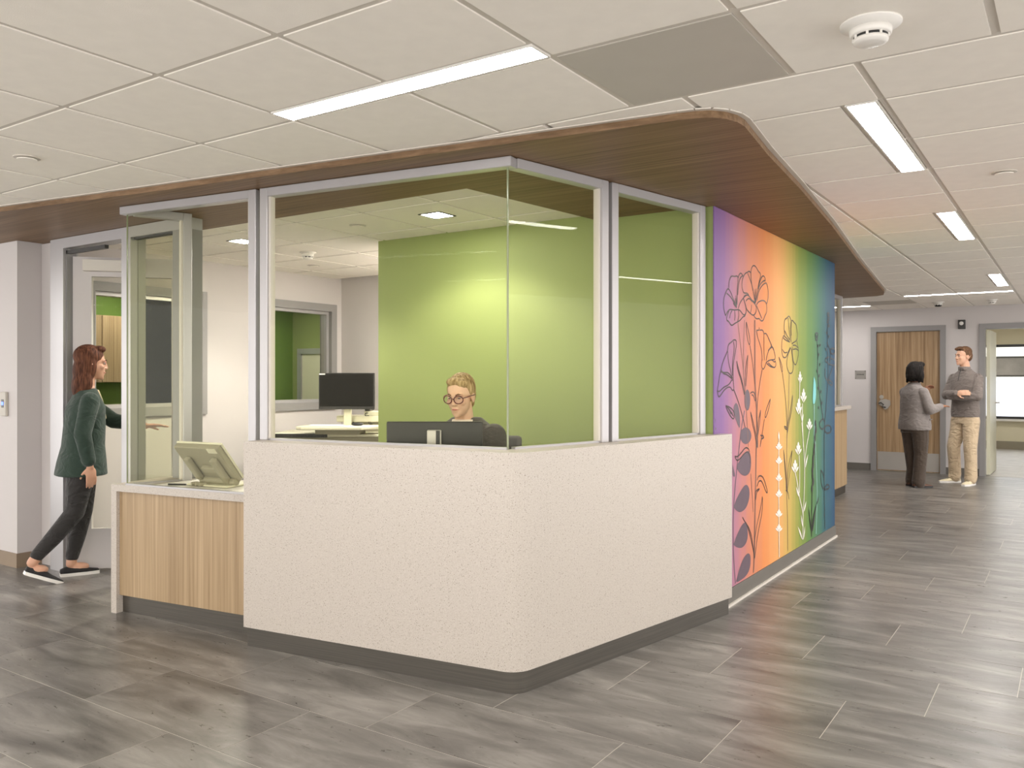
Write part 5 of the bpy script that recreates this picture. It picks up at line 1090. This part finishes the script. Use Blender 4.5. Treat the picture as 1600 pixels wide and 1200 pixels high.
# ---------------------------------------------------------------- woman walking through the glazed door
def walker():
    yaw = -.30; P = thing('person', 'walking woman in a dark green jacket pushing the glazed door open', 'person', (-5.80, 3.25, 0), yaw)
    sk = skin('light skin', rgb(206, 158, 132)); jk = cloth('dark green jacket', rgb(38, 56, 46), .85, .08, .6, 7); tr = cloth('black trousers', rgb(40, 37, 36), .8, .08, .7, 10)
    H = HM((0.0, .055, 1.495), -.12, -.06)
    bm = B(); head_prims(bm, H, .98, .93); limb(bm, [(0, .02, 1.31), (0, .035, 1.42)], [.054, .047])
    loft(bm, [((0, .0, .84), .15, .105), ((0, .01, 1.0), .12, .09), ((0, .02, 1.17), .14, .10), ((0, .02, 1.28), .125, .068), ((0, .02, 1.325), .058, .052)])
    AR = [(.145, .01, 1.22), (.21, -.05, 1.01), (.20, .0, .785)]; AL = [(-.14, .03, 1.22), (-.12, .23, 1.08), (.06, .40, 1.045)]
    for a in (AR, AL): limb(bm, a, [.042, .036, .024])
    hand(bm, AR[2], (-.05, .12, -1), (1, .1, 0), 1, .35, .95); hand(bm, AL[2], (.55, .80, .05), (-.2, .1, 1), -1, .12, .95)
    KR = [(.085, -.02, .85), (.09, -.07, .47), (.085, -.33, .155)]; KL = [(-.085, .02, .85), (-.085, .02, .46), (-.085, -.06, .085)]
    for a in (KR, KL): limb(bm, a, [.088, .054, .034])
    sphs = [((.085, -.30, .10), (.036, .07, .035)), ((-.085, -.01, .05), (.036, .07, .035))]
    for c, r in sphs: sph(bm, c, r)
    link('body', remesh(bm, .0055, 3, 'body'), sk, P, True)
    face(H, .98, P, M['iris'], M['hair_long'], paint('lip pink', rgb(184, 110, 100), .5))
    bm = B(); loft(bm, [((0, -.015, .715), .205, .165), ((0, -.01, .80), .195, .155), ((0, .0, .92), .17, .135), ((0, .01, 1.07), .165, .130), ((0, .015, 1.19), .178, .122), ((0, .02, 1.265), .145, .085), ((0, .02, 1.32), .075, .066)])
    limb(bm, [(.158, .01, 1.235), (.217, -.05, 1.01), (.207, -.01, .83)], [.062, .056, .046]); limb(bm, [(-.15, .03, 1.235), (-.125, .23, 1.08), (.015, .36, 1.055)], [.062, .056, .043])
    link('jacket', remesh(bm, .008, 4), jk, P, True)
    bm = B(); loft(bm, [((0, .045, 1.10), .06, .108), ((0, .045, 1.23), .055, .085), ((0, .042, 1.31), .05, .058)]); link('blouse', remesh(bm, .007, 3), paint('cream blouse', rgb(214, 196, 158), .8, .05), P, True)
    bm = B(); loft(bm, [((0, 0, .76), .165, .12), ((0, 0, .86), .155, .115), ((0, 0, .92), .14, .10)])
    limb(bm, [(.085, -.02, .80), (.09, -.045, .64), (.09, -.07, .47), (.088, -.20, .31), (.086, -.30, .20)], [.098, .082, .064, .056, .044]); limb(bm, [(-.085, .02, .80), (-.085, .02, .62), (-.085, .02, .46), (-.085, -.02, .27), (-.085, -.052, .135)], [.098, .082, .064, .056, .044])
    link('trousers', remesh(bm, .007, 4), tr, P, True)
    bk = paint('black canvas', rgb(32, 30, 30), .8, .08, 60)
    shoe(P, (.085, -.33, 0), 0, bk, M['white'], .25, .043, -.42, .062, name='slip_on_shoe'); shoe(P, (-.085, -.06, 0), -.08, bk, M['white'], .25, .043, 0, .062, name='slip_on_shoe')
    bm = B(); R3 = H.to_3x3()
    for c, r in (((0, -.024, .048), (.084, .100, .088)), ((0, -.062, -.05), (.078, .058, .105)), ((0, -.075, -.155), (.085, .045, .095)), ((.066, -.022, -.03), (.020, .050, .10)), ((-.066, -.022, -.03), (.020, .050, .10)), ((.07, -.035, -.14), (.026, .045, .09)), ((-.07, -.035, -.14), (.026, .045, .09)), ((0, .042, .105), (.058, .045, .026))): sph(bm, H @ Vector(c), r, 18, 12, R3)
    link('hair', remesh(bm, .006, 3), M['hair_long'], P, True)
walker()
# ---------------------------------------------------------------- seated receptionist
def receptionist():
    yaw = 3.36; P = thing('person', 'seated woman with glasses and pulled-back blonde hair working behind the desk', 'person', (-2.80, 3.72, 0), yaw)
    sk = skin('pale skin', rgb(218, 178, 150)); cd = cloth('charcoal cardigan', rgb(84, 80, 76), .9, .07, .7, 8); tr = cloth('navy trousers', rgb(50, 52, 60), .85, .06)
    H = HM((0, .060, 1.292), -.02, -.19)
    bm = B(); head_prims(bm, H, .94, .95); limb(bm, [(0, -.0, 1.12), (0, .03, 1.24)], [.056, .050])
    loft(bm, [((0, 0, .58), .16, .12), ((0, -.01, .75), .13, .10), ((0, .0, .95), .145, .105), ((0, 0, 1.10), .13, .07), ((0, 0, 1.14), .06, .055)])
    AR = [(.155, .0, 1.04), (.235, .06, .83), (.12, .18, .805)]; AL = [(-.155, .0, 1.04), (-.235, .06, .83), (-.12, .18, .805)]
    for a in (AR, AL): limb(bm, a, [.044, .038, .026])
    hand(bm, AR[2], (-.25, .95, -.1), (0, .1, 1), -1, .35, .92); hand(bm, AL[2], (.25, .95, -.1), (0, .1, 1), 1, .35, .92)
    LG_ = [[(s*.09, .02, .64), (s*.10, .40, .60), (s*.10, .36, .10)] for s in (-1, 1)]
    for a in LG_: limb(bm, a, [.085, .058, .036])
    link('body', remesh(bm, .005, 3, 'body'), sk, P, True)
    face(H, .94, P, M['iris'], M['hair_brown'], paint('lip rose pink', rgb(190, 118, 108), .5), squint=.45)
    bm = B(); loft(bm, [((0, -.01, .57), .185, .145), ((0, -.01, .75), .165, .13), ((0, 0, .95), .18, .135), ((0, -.01, 1.07), .188, .105), ((0, -.015, 1.13), .145, .080), ((0, -.025, 1.175), .082, .060)])
    limb(bm, [(.172, .0, 1.075), (.245, .06, .83), (.14, .16, .805)], [.070, .060, .046]); limb(bm, [(-.172, .0, 1.075), (-.245, .06, .83), (-.14, .16, .805)], [.070, .060, .046])
    link('cardigan', remesh(bm, .007, 4), cd, P, True)
    bm = B(); loft(bm, [((0, .06, .80), .035, .085), ((0, .055, 1.02), .045, .073), ((0, .03, 1.115), .066, .066), ((0, .016, 1.165), .064, .061)]); link('blouse', remesh(bm, .006, 3), paint('white blouse', rgb(232, 220, 206), .8, .03), P, True)
    bm = B(); loft(bm, [((0, 0, .565), .18, .15), ((0, 0, .66), .17, .14)])
    for a in LG_: limb(bm, a, [.098, .072, .052])
    link('trousers', remesh(bm, .008, 4), tr, P, True)
    for s in (-1, 1): shoe(P, (s*.10, .36, .03), 0, M['black'], M['dark'], .24, .042)
    bm = B(); R3 = H.to_3x3()
    for c, r in (((0, -.022, .050), (.0740, .090, .078)), ((0, -.070, .0), (.060, .040, .070)), ((0, -.066, -.045), (.050, .032, .045)), ((.012, .022, .084), (.054, .044, .028)), ((-.022, .026, .078), (.042, .038, .026)), ((0, -.116, .02), (.036, .036, .036))): sph(bm, H @ Vector(c), r, 18, 12, R3)
    for k in (-1, 1): sph(bm, H @ Vector((k*.067, -.018, .036)), (.011, .040, .042), 12, 8, R3)
    link('hair', remesh(bm, .005, 6), M['hair_blonde'], P, True)
    # glasses
    G = thing('eyeglasses', 'dark red framed eyeglasses worn by the seated woman', 'glasses', (-2.80, 3.72, 0), yaw); s = .94
    fr = paint('dark red acetate', rgb(96, 44, 40), .3, .05); lens = glassm('lens glass', (.93, .93, .97, 1), .5)
    for k in (-1, 1):
        ring = [H @ Vector(((k*.034+.027*math.cos(t))*s, (.105-.010*abs(k*.034+.027*math.cos(t))/.06)*s, (.000+.023*math.sin(t))*s)) for t in [2*math.pi*i/20 for i in range(21)]]
        rim = obj('rim', tube(B(), ring, .0028, 6), fr, G, True)
        bm = B(); f = bm.faces.new([bm.verts.new(v) for v in ring[:-1]]); obj('lens', bm, lens, rim)
        obj('temple', tube(B(), [H @ Vector((k*.061*s, .096*s, .008*s)), H @ Vector((k*.080*s, .05*s, .010*s)), H @ Vector((k*.088*s, -.01*s, .008*s))], .0026, 6), fr, G, True)
    obj('bridge', tube(B(), [H @ Vector((-.008*s, .105*s, .004*s)), H @ Vector((0, .112*s, .008*s)), H @ Vector((.008*s, .105*s, .004*s))], .0026, 6), fr, G, True)
receptionist()
